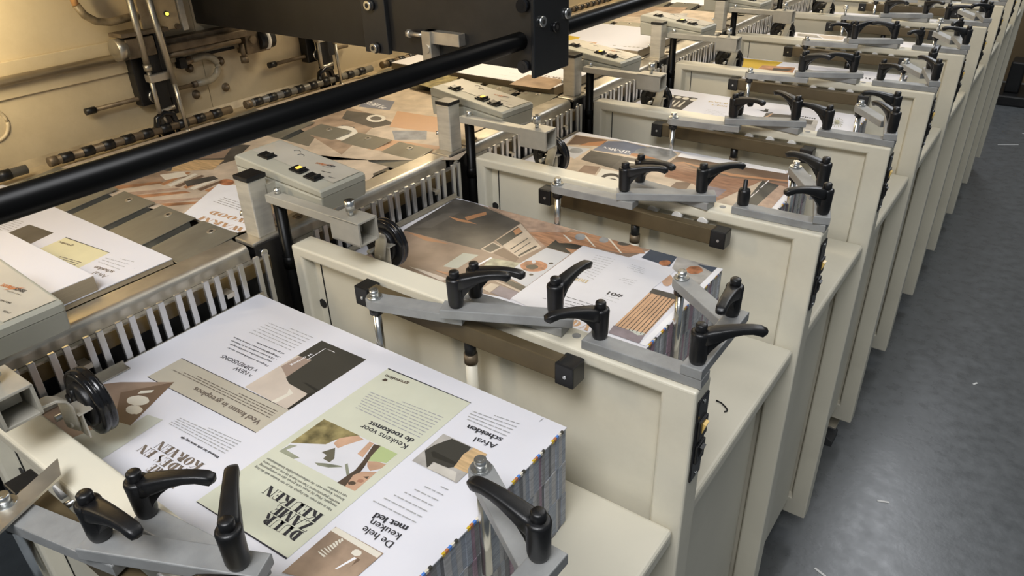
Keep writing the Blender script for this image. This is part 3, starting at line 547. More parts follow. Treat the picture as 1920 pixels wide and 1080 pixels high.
  ('p','darkcab',[(0.289,0.307),(0.308,0.309),(0.305,0.325),(0.314,0.324),(0.318,0.306),(0.333,0.302),(0.332,0.297),(0.312,0.3)]),
  ('p','darkphoto',[(0.318,0.293),(0.375,0.305),(0.423,0.287),(0.433,0.253),(0.326,0.247)]),
  ('p','copper',[(0.327,0.256),(0.331,0.296),(0.335,0.296),(0.333,0.252)]),
  ('p','palegrey',[(0.413,0.249),(0.435,0.246),(0.436,0.208),(0.424,0.209)]),
  ('p','photogrey',[(0.399,0.292),(0.443,0.293),(0.459,0.209),(0.422,0.216)]),
  ('p','darkphoto',[(0.41,0.282),(0.433,0.287),(0.438,0.254),(0.414,0.252)]),
  ('p','ink',[(0.399,0.307),(0.4,0.306),(0.4,0.305),(0.4,0.304),(0.399,0.303),(0.399,0.302),(0.398,0.302),(0.397,0.302),(0.397,0.303),(0.396,0.304),(0.396,0.305),(0.395,0.307),(0.395,0.308),(0.395,0.309),(0.396,0.31),(0.396,0.311),(0.397,0.311),(0.398,0.31),(0.398,0.31),(0.399,0.309)]),
  ('p','ink',[(0.405,0.307),(0.405,0.306),(0.405,0.304),(0.405,0.303),(0.405,0.302),(0.404,0.302),(0.404,0.302),(0.403,0.302),(0.402,0.303),(0.402,0.304),(0.401,0.305),(0.401,0.306),(0.401,0.308),(0.401,0.309),(0.401,0.31),(0.402,0.31),(0.403,0.31),(0.403,0.31),(0.404,0.309),(0.405,0.308)]),
  ('p','ink',[(0.411,0.307),(0.411,0.305),(0.411,0.304),(0.411,0.303),(0.411,0.302),(0.41,0.301),(0.409,0.301),(0.409,0.301),(0.408,0.302),(0.407,0.303),(0.407,0.304),(0.407,0.306),(0.407,0.307),(0.407,0.308),(0.407,0.309),(0.408,0.31),(0.408,0.31),(0.409,0.31),(0.41,0.309),(0.41,0.308)]),
  ('p','ink',[(0.416,0.306),(0.417,0.305),(0.417,0.303),(0.417,0.302),(0.416,0.301),(0.416,0.301),(0.415,0.301),(0.414,0.301),(0.414,0.302),(0.413,0.303),(0.413,0.304),(0.412,0.305),(0.412,0.307),(0.412,0.308),(0.413,0.309),(0.413,0.309),(0.414,0.309),(0.415,0.309),(0.415,0.308),(0.416,0.307)]),
  ('p','ink',[(0.422,0.306),(0.422,0.304),(0.422,0.303),(0.422,0.302),(0.422,0.301),(0.421,0.3),(0.421,0.3),(0.42,0.3),(0.419,0.301),(0.419,0.302),(0.418,0.303),(0.418,0.305),(0.418,0.306),(0.418,0.307),(0.418,0.308),(0.419,0.309),(0.419,0.309),(0.42,0.309),(0.421,0.308),(0.421,0.307)]),
  ('p','ink',[(0.427,0.305),(0.428,0.304),(0.428,0.303),(0.428,0.301),(0.427,0.3),(0.427,0.3),(0.426,0.3),(0.426,0.3),(0.425,0.301),(0.424,0.302),(0.424,0.303),(0.423,0.304),(0.423,0.306),(0.424,0.307),(0.424,0.308),(0.424,0.308),(0.425,0.308),(0.426,0.308),(0.426,0.307),(0.427,0.306)]),
  ('p','ink',[(0.433,0.305),(0.433,0.303),(0.433,0.302),(0.433,0.301),(0.433,0.3),(0.432,0.299),(0.432,0.299),(0.431,0.3),(0.43,0.3),(0.43,0.301),(0.429,0.303),(0.429,0.304),(0.429,0.305),(0.429,0.306),(0.429,0.307),(0.43,0.308),(0.431,0.308),(0.431,0.308),(0.432,0.307),(0.433,0.306)]),
  ('p','plant',[(0.484,0.299),(0.496,0.306),(0.497,0.301)]),
  ('p','plant',[(0.484,0.299),(0.499,0.29),(0.499,0.285)]),
  ('p','plant',[(0.484,0.299),(0.5,0.275),(0.499,0.272)]),
  ('p','plant',[(0.484,0.299),(0.497,0.265),(0.496,0.263)]),
  ('p','plant',[(0.484,0.299),(0.493,0.261),(0.492,0.261)]),
  ('p','plant',[(0.484,0.299),(0.487,0.263),(0.485,0.265)]),
  ('p','plant',[(0.484,0.299),(0.481,0.271),(0.479,0.275)]),
  ('p','plant',[(0.484,0.299),(0.475,0.285),(0.473,0.289)]),
  ('p','plant',[(0.484,0.299),(0.471,0.301),(0.47,0.306)]),
  ('p','plant',[(0.484,0.299),(0.469,0.317),(0.468,0.321)]),
  ('p','plant',[(0.484,0.299),(0.469,0.33),(0.47,0.333)]),
  ('p','plant',[(0.484,0.299),(0.473,0.338),(0.474,0.339)]),
  ('p','plant',[(0.484,0.299),(0.478,0.339),(0.48,0.338)]),
  ('p','plant',[(0.484,0.299),(0.485,0.333),(0.486,0.33)]),
  ('p','plant',[(0.484,0.299),(0.491,0.321),(0.493,0.317)]),
  ('p','plant',[(0.488,0.304),(0.489,0.299),(0.49,0.294),(0.489,0.29),(0.489,0.287),(0.487,0.285),(0.486,0.285),(0.483,0.286),(0.481,0.289),(0.479,0.293),(0.478,0.298),(0.477,0.304),(0.476,0.309),(0.476,0.313),(0.477,0.316),(0.478,0.318),(0.48,0.318),(0.482,0.317),(0.485,0.314),(0.486,0.309)]),
 ],
 'h4': [
  ('p','yellow',[(0.049,0.372),(0.183,0.38),(0.182,0.311),(0.144,0.312),(0.148,0.248),(0.085,0.246)]),
  ('p','orangebrown',[(0.144,0.312),(0.236,0.33),(0.252,0.252),(0.149,0.246)]),
  ('p','darker',[(0.183,0.295),(0.236,0.302),(0.23,0.277),(0.189,0.265)]),
  ('l','grey',(0.375,0.374),(0.271,0.382),(0.378,0.344),(0.268,0.358),3,0.001),
  ('p','ink',[(0.424,0.307),(0.424,0.305),(0.425,0.302),(0.424,0.3),(0.424,0.299),(0.423,0.298),(0.422,0.298),(0.421,0.299),(0.42,0.3),(0.42,0.302),(0.419,0.304),(0.418,0.307),(0.418,0.309),(0.418,0.311),(0.419,0.313),(0.419,0.314),(0.42,0.314),(0.421,0.313),(0.422,0.312),(0.423,0.31)]),
  ('p','ink',[(0.434,0.305),(0.434,0.302),(0.434,0.3),(0.434,0.298),(0.434,0.296),(0.433,0.295),(0.432,0.295),(0.431,0.296),(0.43,0.298),(0.429,0.3),(0.429,0.302),(0.428,0.304),(0.428,0.307),(0.428,0.309),(0.429,0.311),(0.429,0.311),(0.43,0.311),(0.431,0.311),(0.432,0.309),(0.433,0.307)]),
  ('p','ink',[(0.444,0.302),(0.444,0.3),(0.444,0.297),(0.444,0.295),(0.444,0.294),(0.443,0.293),(0.442,0.293),(0.441,0.294),(0.44,0.295),(0.439,0.297),(0.439,0.3),(0.438,0.302),(0.438,0.304),(0.438,0.307),(0.439,0.308),(0.439,0.309),(0.44,0.309),(0.441,0.308),(0.442,0.307),(0.443,0.305)]),
  ('p','ink',[(0.453,0.3),(0.454,0.297),(0.454,0.295),(0.454,0.293),(0.453,0.291),(0.453,0.291),(0.452,0.291),(0.451,0.291),(0.45,0.293),(0.449,0.295),(0.448,0.297),(0.448,0.3),(0.448,0.302),(0.448,0.304),(0.448,0.306),(0.449,0.306),(0.45,0.306),(0.451,0.306),(0.452,0.304),(0.453,0.302)]),
 ],
 'h5': [
  ('p','photogrey',[(0.092,0.363),(0.154,0.365),(0.191,0.315),(0.106,0.317)]),
  ('p','pinkbeige',[(0.163,0.364),(0.246,0.378),(0.255,0.314),(0.195,0.316)]),
 ],
 'p0': [
  ('p','greenwarm',[(-0.299,0.264),(-0.189,0.274),(-0.171,0.182),(-0.287,0.18)]),
  ('p','line',[(-0.3,0.265),(-0.189,0.274),(-0.188,0.273),(-0.299,0.263)]),
  ('p','darkphoto',[(-0.4,0.256),(-0.333,0.262),(-0.312,0.183),(-0.39,0.174)]),
  ('p','pinkbrown',[(-0.4,0.202),(-0.384,0.219),(-0.371,0.22),(-0.364,0.19)]),
  ('t', 'greenline', 'hair', (-0.26, 0.254), (-0.292, 0.25), 0.0055, 1, 0),
  ('t', 'Afval', 'taupe', (-0.119, 0.231), (-0.147, 0.228), 0.0078, 0, 1),
  ('t', 'scheiden', 'taupe', (-0.124, 0.243), (-0.162, 0.237), 0.0078, 1, 0),
  ('l','taupe',(-0.191,0.203),(-0.272,0.19),(-0.193,0.234),(-0.279,0.22),8,0.0016),
  ('l','grey',(-0.124,0.253),(-0.174,0.249),(-0.129,0.277),(-0.178,0.267),4,0.0013),
  ('l','grey',(-0.418,0.255),(-0.48,0.246),(-0.39,0.223),(-0.447,0.218),7,0.0013),
  ('p','woodlight',[(-0.172,0.212),(-0.122,0.216),(-0.117,0.181),(-0.163,0.181)]),
  ('p','darkphoto',[(-0.172,0.212),(-0.139,0.214),(-0.132,0.182),(-0.163,0.181)]),
  ('l','grey',(-0.11,0.266),(-0.11,0.268),(-0.116,0.301),(-0.113,0.301),1,0.0008),
 ],
 'p1': [
  ('p','creamtan',[(-0.477,-0.045),(-0.625,0.172),(-0.153,0.315),(-0.083,0.26),(-0.023,0.103),(-0.09,-0.027),(-0.225,-0.032),(-0.363,-0.059)]),
  ('p','darkphoto',[(-0.525,0.054),(-0.575,0.202),(-0.426,0.251),(-0.378,0.178),(-0.386,0.112),(-0.455,0.056)]),
  ('p','brownphoto',[(-0.575,0.202),(-0.467,0.243),(-0.407,0.174),(-0.479,0.116)]),
  ('p','brownphoto2',[(-0.478,-0.03),(-0.457,0.068),(-0.373,0.081),(-0.413,-0.011)]),
  ('p','orangebrown',[(-0.464,-0.042),(-0.4,0.033),(-0.384,0.034),(-0.438,-0.041)]),
  ('p','creamtan',[(-0.436,-0.04),(-0.372,0.033),(-0.356,0.033),(-0.411,-0.039)]),
  ('p','tan',[(-0.409,-0.037),(-0.344,0.032),(-0.329,0.033),(-0.384,-0.036)]),
  ('p','orangebrown',[(-0.382,-0.035),(-0.317,0.031),(-0.302,0.032),(-0.358,-0.034)]),
  ('p','creamtan',[(-0.356,-0.032),(-0.291,0.031),(-0.276,0.031),(-0.332,-0.031)]),
  ('p','tan',[(-0.33,-0.03),(-0.265,0.03),(-0.25,0.031),(-0.307,-0.029)]),
  ('p','orangebrown',[(-0.304,-0.027),(-0.239,0.029),(-0.225,0.03),(-0.282,-0.027)]),
  ('p','creamtan',[(-0.28,-0.025),(-0.214,0.029),(-0.201,0.03),(-0.257,-0.024)]),
  ('p','orange',[(-0.388,0.026),(-0.4,0.09),(-0.39,0.09),(-0.375,0.025)]),
  ('p','cream',[(-0.371,0.03),(-0.381,0.092),(-0.371,0.092),(-0.358,0.029)]),
  ('p','browndark',[(-0.355,0.034),(-0.362,0.094),(-0.352,0.094),(-0.342,0.034)]),
  ('p','orange',[(-0.338,0.039),(-0.344,0.096),(-0.334,0.096),(-0.325,0.038)]),
  ('p','cream',[(-0.322,0.043),(-0.325,0.098),(-0.316,0.098),(-0.309,0.042)]),
  ('p','browndark',[(-0.306,0.047),(-0.307,0.1),(-0.298,0.1),(-0.293,0.046)]),
  ('p','orange',[(-0.29,0.051),(-0.289,0.102),(-0.28,0.102),(-0.277,0.05)]),
  ('p','woodlight',[(-0.479,0.116),(-0.396,0.167),(-0.368,0.123),(-0.429,0.073)]),
  ('p','cream',[(-0.431,0.052),(-0.407,0.086),(-0.38,0.077),(-0.397,0.042)]),
  ('p','white',[(-0.227,-0.033),(-0.295,0.083),(-0.226,0.111),(-0.048,0.015),(-0.085,0.004),(-0.09,-0.027)]),
  ('p','darkphoto',[(-0.362,0.057),(-0.338,0.103),(-0.316,0.098),(-0.332,0.045)]),
  ('t', 'WARM', 'copper', (-0.089, -0.016), (-0.192, -0.024), 0.0125, 0, 2),
  ('t', 'WOOD', 'copper', (-0.107, 0.008), (-0.2, -0.001), 0.0125, 0, 2),
  ('l','taupe',(-0.129,0.031),(-0.232,0.029),(-0.157,0.057),(-0.233,0.055),5,0.0012),
  ('p','food',[(-0.277,0.103),(-0.274,0.1),(-0.272,0.096),(-0.271,0.092),(-0.273,0.089),(-0.276,0.086),(-0.28,0.085),(-0.285,0.084),(-0.291,0.084),(-0.296,0.086),(-0.301,0.089),(-0.305,0.092),(-0.307,0.096),(-0.307,0.1),(-0.306,0.103),(-0.303,0.106),(-0.298,0.108),(-0.293,0.108),(-0.288,0.108),(-0.282,0.106)]),
  ('p','cream',[(-0.277,0.121),(-0.275,0.119),(-0.273,0.117),(-0.273,0.114),(-0.273,0.112),(-0.275,0.111),(-0.278,0.11),(-0.281,0.109),(-0.284,0.11),(-0.288,0.111),(-0.291,0.113),(-0.293,0.115),(-0.295,0.118),(-0.296,0.12),(-0.295,0.122),(-0.293,0.124),(-0.291,0.125),(-0.288,0.125),(-0.284,0.125),(-0.28,0.123)]),
  ('p','purple',[(-0.119,0.03),(-0.098,0.056),(-0.048,0.015),(-0.076,-0.003)]),
 ],
 'p2': [
  ('p','creamtan',[(-0.269,-0.206),(-0.508,0.125),(-0.264,0.215),(-0.047,0.076),(-0.004,-0.044),(-0.091,-0.098)]),
  ('p','brownphoto2',[(-0.431,-0.07),(-0.462,0.1),(-0.324,0.083),(-0.22,-0.141)]),
  ('p','darkphoto',[(-0.439,0.078),(-0.366,0.091),(-0.27,0.06),(-0.289,0.014),(-0.402,0.028)]),
  ('p','cream',[(-0.315,0.079),(-0.31,0.072),(-0.307,0.065),(-0.307,0.058),(-0.309,0.052),(-0.314,0.048),(-0.321,0.045),(-0.329,0.045),(-0.337,0.047),(-0.346,0.051),(-0.353,0.057),(-0.358,0.064),(-0.362,0.071),(-0.362,0.078),(-0.36,0.084),(-0.355,0.089),(-0.348,0.091),(-0.34,0.091),(-0.331,0.089),(-0.322,0.085)]),
  ('p','darkphoto2',[(-0.323,0.075),(-0.32,0.071),(-0.318,0.066),(-0.318,0.062),(-0.32,0.059),(-0.323,0.056),(-0.327,0.055),(-0.331,0.054),(-0.337,0.056),(-0.341,0.058),(-0.346,0.061),(-0.349,0.065),(-0.35,0.069),(-0.35,0.073),(-0.349,0.077),(-0.346,0.08),(-0.342,0.081),(-0.337,0.081),(-0.332,0.08),(-0.327,0.078)]),
  ('p','bluegrey',[(-0.479,0.186),(-0.394,0.191),(-0.352,0.129),(-0.438,0.114)]),
  ('t', 'DESIGN', 'white', (-0.373, 0.136), (-0.445, 0.146), 0.012, 0, 2),
  ('t', 'STRAK', 'white', (-0.385, 0.145), (-0.461, 0.158), 0.012, 0, 2),
  ('p','orangetan',[(-0.333,0.135),(-0.199,0.147),(-0.132,0.065),(-0.264,0.038)]),
  ('p','steelgrey',[(-0.241,0.022),(-0.176,0.06),(-0.137,0.015),(-0.193,-0.02)]),
  ('p','darkphoto',[(-0.364,-0.008),(-0.33,-0.001),(-0.286,-0.051),(-0.289,-0.077)]),
  ('p','orangetan',[(-0.242,-0.033),(-0.08,-0.001),(-0.072,-0.058),(-0.198,-0.091)]),
  ('p','cream',[(-0.291,-0.029),(-0.281,-0.041),(-0.274,-0.053),(-0.272,-0.064),(-0.273,-0.073),(-0.279,-0.079),(-0.289,-0.082),(-0.301,-0.081),(-0.315,-0.077),(-0.329,-0.07),(-0.342,-0.06),(-0.353,-0.048),(-0.36,-0.036),(-0.364,-0.024),(-0.362,-0.015),(-0.356,-0.008),(-0.345,-0.005),(-0.332,-0.006),(-0.318,-0.011),(-0.304,-0.019)]),
 ],
 'p3': [
  ('p','brownphoto2',[(-0.226,0.058),(-0.114,0.059),(-0.099,-0.037),(-0.212,-0.044)]),
  ('p','foliage',[(-0.509,-0.034),(-0.366,-0.052),(-0.317,-0.172),(-0.438,-0.154)]),
  ('t', 'WARM', 'taupe', (-0.103, 0.065), (-0.184, 0.068), 0.012, 0, 2),
  ('t', 'HOUT', 'taupe', (-0.122, -0.093), (-0.216, -0.092), 0.012, 0, 2),
  ('l','grey',(-0.23,-0.007),(-0.316,-0.005),(-0.238,0.051),(-0.313,0.048),3,0.001),
 ],
 'p4': [
  ('p','yellow',[(-0.403,0.082),(-0.352,0.072),(-0.329,-0.005),(-0.359,-0.003)]),
  ('t', 'HOUT', 'grey', (-0.108, 0.029), (-0.213, 0.014), 0.012, 0, 2),
  ('p','orangetan',[(-0.331,0.029),(-0.266,0.028),(-0.257,-0.018),(-0.314,-0.014)]),
 ],
 'p5': [
  ('p','brownphoto2',[(-0.541,0.299),(-0.321,0.35),(-0.275,0.114),(-0.466,0.078)]),
  ('p','photogrey',[(-0.337,0.202),(-0.269,0.236),(-0.221,0.084),(-0.295,0.07)]),
 ],
}

# ------------------------------------------------------------------ setting: floor and walls
P = 0.45           # pitch of the feeder stations
FLOOR = -1.07
fl = MB(); fl.box(-3.5, 4.5, -2.5, 8.0, FLOOR-.1, FLOOR)
floor_m = mat('sealed_concrete', (0.115, 0.122, 0.125), 0.29, var=0.12, scale=26.0, stain=(0.165, 0.175, 0.185), stain_amt=0.45, bump=0.10, bscale=70, spec=0.55)
structure(fl.done('floor', floor_m))
wb_ = MB(); wb_.box(-3.5, 4.5, 6.75, 6.9, FLOOR, 3.0)
structure(wb_.done('wall_back', mat('brown_hall_wall', (0.15, 0.10, 0.045), 0.7, var=0.2, scale=2)))

ORD = ['nearest', 'second', 'third', 'fourth', 'fifth', 'sixth', 'seventh', 'eighth', 'ninth', 'tenth', 'eleventh']
def nth(i): return ORD[i] + (' the camera' if False else '')
def kid(o, off): o.location = (-off[0], -off[1], -off[2]); return o

# ------------------------------------------------------------------ divider panels
def make_divider():
    off = (.326, .02, -.988)
    t = thing('divider_panel', '', 'machine panel', off, 'cream divider panels between the hoppers')
    b = MB(); bm = b.bm
    X0, X1, Z0, Z1, T = 0, .652, -.988, 0, .040
    # outer shell with a sunk front: front ring + pocket
    ix0, ix1, iz0, iz1, dp, sl = .022, .612, -.935, -.017, .016, .005
    def V(x, y, z): return bm.verts.new((x, y, z))
    def quad(a, b_, c, d): bm.faces.new((a, b_, c, d))
    o = [V(X0,0,Z0), V(X1,0,Z0), V(X1,0,Z1), V(X0,0,Z1)]
    k = [V(X0,T,Z0), V(X1,T,Z0), V(X1,T,Z1), V(X0,T,Z1)]
    i_ = [V(ix0,0,iz0), V(ix1,0,iz0), V(ix1,0,iz1), V(ix0,0,iz1)]
    p = [V(ix0+sl,dp,iz0+sl), V(ix1-sl,dp,iz0+sl), V(ix1-sl,dp,iz1-sl), V(ix0+sl,dp,iz1-sl)]
    for a in range(4):
        c = (a+1) % 4
        quad(o[a], o[c], i_[c], i_[a]); quad(i_[a], i_[c], p[c], p[a]); quad(o[a], k[a], k[c], o[c])
    quad(*k)
    bmesh.ops.recalc_face_normals(bm, faces=bm.faces) if False else None
    es = [e for e in bm.edges if any(v in o or v in k for v in e.verts) and all(v in o or v in k for v in e.verts)] + [e for e in bm.edges if all(v in i_ for v in e.verts)]
    # fill pocket floor so the solid is closed
    quad(p[0], p[1], p[2], p[3])
    bmesh.ops.recalc_face_normals(bm, faces=bm.faces)
    bmesh.ops.bevel(bm, geom=list(set(es)), offset=.0035, segments=3, profile=.5, affect='EDGES')
    kid(b.done('panel', cream, t, normals=True), off)
    s = MB(); s.box(.043, .0447, .0148, .0175, -.80, -.023); kid(s.done('panel_seam', dark, t), off)
    h = MB(); h.cyl((.033, .0145, -.10), (.033, .0175, -.10), .0075, n=24); kid(h.done('bolt_hole', dark, t), off)
    h = MB(); h.cyl((.4895, .0245, -.0015), (.4895, .0245, .0006), .0052, n=20); h.cyl((.4895, .0245, .0006), (.4895, .0245, .0009), .0036, n=20, m=dark); h.slots[0] = castgrey if h.slots else castgrey
    kid(h.done('threaded_hole', castgrey, t), off)
    # switch strip on the aisle edge
    s = MB(); s.box(.6515, .6545, .006, .034, -.132, -.016, .0012); sp = kid(s.done('switch_strip', blackgloss, t), off)
    for zz in (-.022, -.126):
        s = MB(); s.cyl((.6545,.020,zz),(.6557,.020,zz),.0024); s.done('screw', bolt, sp)
    for z0, m_, nm in ((-.058, amberrock, 'lit_rocker'), (-.092, black, 'rocker')):
        s = MB(); s.box(.654, .6575, .009, .031, z0-.013, z0+.013, .0008, m=black)
        s.prism([(.6568, -.008), (.6612, .008), (.6568, .009)], .015, .025, m=m_, mtx=Matrix(((1,0,0,0),(0,0,1,0),(0,1,0,z0),(0,0,0,1))))
        s.done(nm, None, sp)
    s = MB(); s.box(.61, .649, .004, .006, -.968, -.938); 
    f = MB(); f.cyl((.05,.02,-1.07),(.05,.02,-.985),.012); f.cyl((.52,.02,-1.07),(.52,.02,-.985),.012)
    f.cyl((.05,.02,-1.07),(.05,.02,-1.055),.026); f.cyl((.52,.02,-1.07),(.52,.02,-1.055),.026)
    kid(f.done('levelling_feet', black, t), off)
    s.bm.free()
    return t, off

NST = 9
DIV_LABEL = ['cream painted divider panel cut off at the lower left, nearest the camera',
 'cream painted divider panel standing between the white print stack and the brown kitchen print stack']
div0, doff = make_divider()
div0.location = doff
for i in range(0, 11):
    lab = DIV_LABEL[i] if i < 2 else 'cream painted divider panel with sunk face, %s one counted from the camera' % ORD[i]
    if i == 0: div0['label'] = lab
    else: copy_tree(div0, loc=(doff[0], doff[1] + P*i, doff[2]), label=lab)

# ------------------------------------------------------------------ cabinets below the hoppers
def make_cabinet():
    off = (.33, .24, -1.05)
    t = thing('machine_cabinet', '', 'cabinet', off, 'cream cabinets under the hoppers')
    b = MB(); b.box(.035, .644, .0415, .4485, -.231, -.205, .006, seg=3); kid(b.done('top', cream2, t), off)
    b = MB(); b.box(.035, .606, .047, .440, -.925, -.231, .002); kid(b.done('body', cream2, t), off)
    b = MB(); b.box(.6055, .6085, .05, .422, -.920, -.25, .001); kid(b.done('side_door', cream2, t), off)
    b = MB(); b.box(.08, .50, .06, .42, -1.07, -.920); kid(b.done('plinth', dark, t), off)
    return t, off
cab0, coff = make_cabinet()
for i in range(0, 10):
    lab = 'cream machine cabinet with a projecting top under the %s hopper from the camera' % ORD[i]
    if i == 0: cab0['label'] = lab
    else: copy_tree(cab0, loc=(coff[0], coff[1] + P*i, coff[2]), label=lab)

# ------------------------------------------------------------------ guide bars hanging on the divider faces
def make_guide(blocktilt=0):
    off = (.34, -.018, -.031)
    t = thing('guide_bar', '', 'guide bar', off, 'brown guide bars on the divider faces')
    b = MB(); b.box(.19, .50, -.027, -.010, -.045, -.018, .0015); kid(b.done('bar', brownbar, t), off)
    for x in (.168, .494):
        b = MB(); b.box(x, x+.025, -.031, -.005, -.047, -.018, .0015)
        o = kid(b.done('end_block', black, t), off)
        s = MB(); s.cyl((x+.014, -.0325, -.033), (x+.014, -.0305, -.033), .0022); s.done('screw', bolt, o)
    b = MB(); b.cyl((.357, -.016, -.082), (.357, -.016, -.04), .0075, m=black); b.cyl((.357,-.016,-.080),(.357,-.016,-.066),.0090, m=grime); b.cyl((.357,-.016,-.20),(.357,-.016,-.08),.0078, m=cream2)
    kid(b.done('support_post', None, t), off)
    b = MB(); b.cyl((.23, -.012, -.032), (.23, .016, -.032), .004); b.cyl((.45, -.012, -.032), (.45, .016, -.032), .004)
    kid(b.done('mounting_pins', bolt, t), off)
    for k in range(7):
        b = MB(); x = .20 + k*.0445; b.cyl((x, -.0015, -.0225), (x, .0165, -.0225), .0080, n=28)
        kid(b.done('hole_disc', nylon, t), off)  # white disc standing in for a hole with pale paper showing through
    return t, off
gd0, goff = make_guide()
for i in range(0, 9):
    dz = .014 if i in (0, 1) else 0.0
    lab = 'long brown guide bar with black end blocks on the face of the %s divider panel' % ORD[i]
    loc = (goff[0], goff[1] + P*i, goff[2] + dz)
    g = gd0 if i == 0 else copy_tree(gd0, loc=loc, label=lab)
    if i == 0: gd0['label'] = lab; gd0.location = loc
    for ch in bpy.data.objects:
        if ch.parent == g and ch.name.startswith('hole_disc'): ch.location.z = -goff[2] - dz

# ------------------------------------------------------------------ clamp levers and linkages
def lever_meshes():
    b = MB()
    b.lathe([(0.0005,0),(.0078,0),(.0086,.002),(.0095,.006),(.0100,.028),(.0104,.036),(.0098,.0385),(.0075,.0395),(.0005,.0395)], 28)
    b.sweep([(.002,0,.0310),(.012,0,.0345),(.022,0,.0375),(.032,0,.0400),(.042,0,.0415),(.052,0,.0417),(.060,0,.0402),(.0645,0,.0380),(.066,0,.0362)],
            [(.0092,.0085),(.0086,.0078),(.0078,.0064),(.0070,.0052),(.0064,.0044),(.0060,.0042),(.0060,.0048),(.0050,.0048),(.002,.002)], n=16, square=True)
    # underside web from the hub to the arm
    b.prism([(.006, .006), (.0115, .016), (.020, .0265), (.034, .0375), (.020, .0385), (.006, .034)], -.0042, .0042, mtx=Matrix(((1,0,0,0),(0,0,1,0),(0,1,0,0),(0,0,0,1))))
    bmesh.ops.recalc_face_normals(b.bm, faces=b.bm.faces)
    me = bpy.data.meshes.new('clamp_lever'); b.bm.to_mesh(me); me.materials.append(black)
    c = MB(); c.lathe([(.0003,.0385),(.0058,.0385),(.0062,.0395),(.0062,.0465),(.0050,.0480),(.0003,.0478)], 20)
    bmesh.ops.recalc_face_normals(c.bm, faces=c.bm.faces)
    mc = bpy.data.meshes.new('push_button'); c.bm.to_mesh(mc); mc.materials.append(black)
    return me, mc
LEV, BTN = lever_meshes()
def pin_mesh():
    b = MB(); b.lathe([(.0003,0),(.0085,0),(.0095,.003),(.0095,.022),(.0080,.026),(.0035,.027),(.0033,.041),(.0003,.0415)], 20)
    bmesh.ops.recalc_face_normals(b.bm, faces=b.bm.faces)
    me = bpy.data.meshes.new('bare_pin'); b.bm.to_mesh(me); me.materials.append(black); return me
PIN = pin_mesh()
def link_bar(a, b, z0, parent, off, round_a=False, hw=.0118, exta=.011, extb=.011):
    A = Vector(a); B = Vector(b); d = (B-A).normalized(); ang = math.atan2(d.y, d.x); L = (B-A).length
    T = Matrix.Translation((A.x, A.y, 0)) @ Matrix.Rotation(ang, 4, 'Z')
    if round_a:
        pts = [(hw*math.cos(R(90+180*k/12)), hw*math.sin(R(90+180*k/12))) for k in range(13)] + [(L+extb, -hw), (L+extb, hw)]
    else: pts = [(-exta, -hw), (L+extb, -hw), (L+extb, hw), (-exta, hw)]
    m = MB(); m.prism(pts, z0, z0+.0128, bev=.0012, mtx=T)
    return kid(m.done('link_bar', castgrey, parent), off)
def linkage(name, label, i, base, sec, third, levers, rod=.115, screw_up=0.0, strip=None, dy=0.0):
    pts = [base[0], base[1], sec[0], sec[1]]
    c = (round((base[0][0]+base[1][0])/2, 3), round((base[0][1]+base[1][1])/2, 3))
    off = (c[0], c[1], 0.0)
    t = thing(name, label, 'clamp', (c[0], c[1]+P*i+dy, 0.0), 'grey clamp linkages on the divider tops')
    link_bar(base[0], base[1], .0002, t, off, exta=.009, extb=.006); link_bar(sec[0], sec[1], .0132, t, off, exta=.009)
    link_bar(third[0], third[1], .0002, t, off, round_a=True)
    for (bx, by), z, ang in levers:
        o = bpy.data.objects.new('clamp_lever' if ang is not None else 'bare_pin', LEV if ang is not None else PIN); COL.objects.link(o); o.parent = t
        o.location = (bx-off[0], by-off[1], z); o.rotation_euler = (0, 0, R(ang or 0))
        if ang is not None:
            q = bpy.data.objects.new('push_button', BTN); COL.objects.link(q); q.parent = o
        else: o['label'] = 'lever missing, bare black pin'
    x, y = third[0]
    b = MB(); b.cyl((x,y,.013+screw_up),(x,y,.0158+screw_up),.0098); b.cyl((x,y,.0158+screw_up),(x,y,.0245+screw_up),.0058, n=24); b.cyl((x,y,.0245+screw_up),(x,y,.0248+screw_up),.0032,n=6,m=dark)
    if screw_up: b.cyl((x,y,.012),(x,y,.016+screw_up),.0042)
    b.slots = [bolt, dark] if len(b.slots) else []
    kid(b.done('cap_screw', bolt, t), off)
    b = MB(); b.cyl((x,y,-.010),(x,y,.0005),.0088); kid(b.done('collar', black, t), off)
    b = MB(); b.cyl((x,y,-rod),(x,y,-.008),.0056); kid(b.done('stop_rod', chrome, t), off)
    if strip:
        a, b_ = Vector(strip[0]), Vector(strip[1]); d = (b_-a).normalized(); T = Matrix.Translation((a.x, a.y, 0)) @ Matrix.Rotation(math.atan2(d.y, d.x), 4, 'Z'); L = (b_-a).length
        m = MB(); m.prism([(-.02,-.010),(L-.018,-.010),(L,.010),(-.02,.010)], .0165, .019, mtx=T); kid(m.done('steel_strip', galv, t), off)
    return t

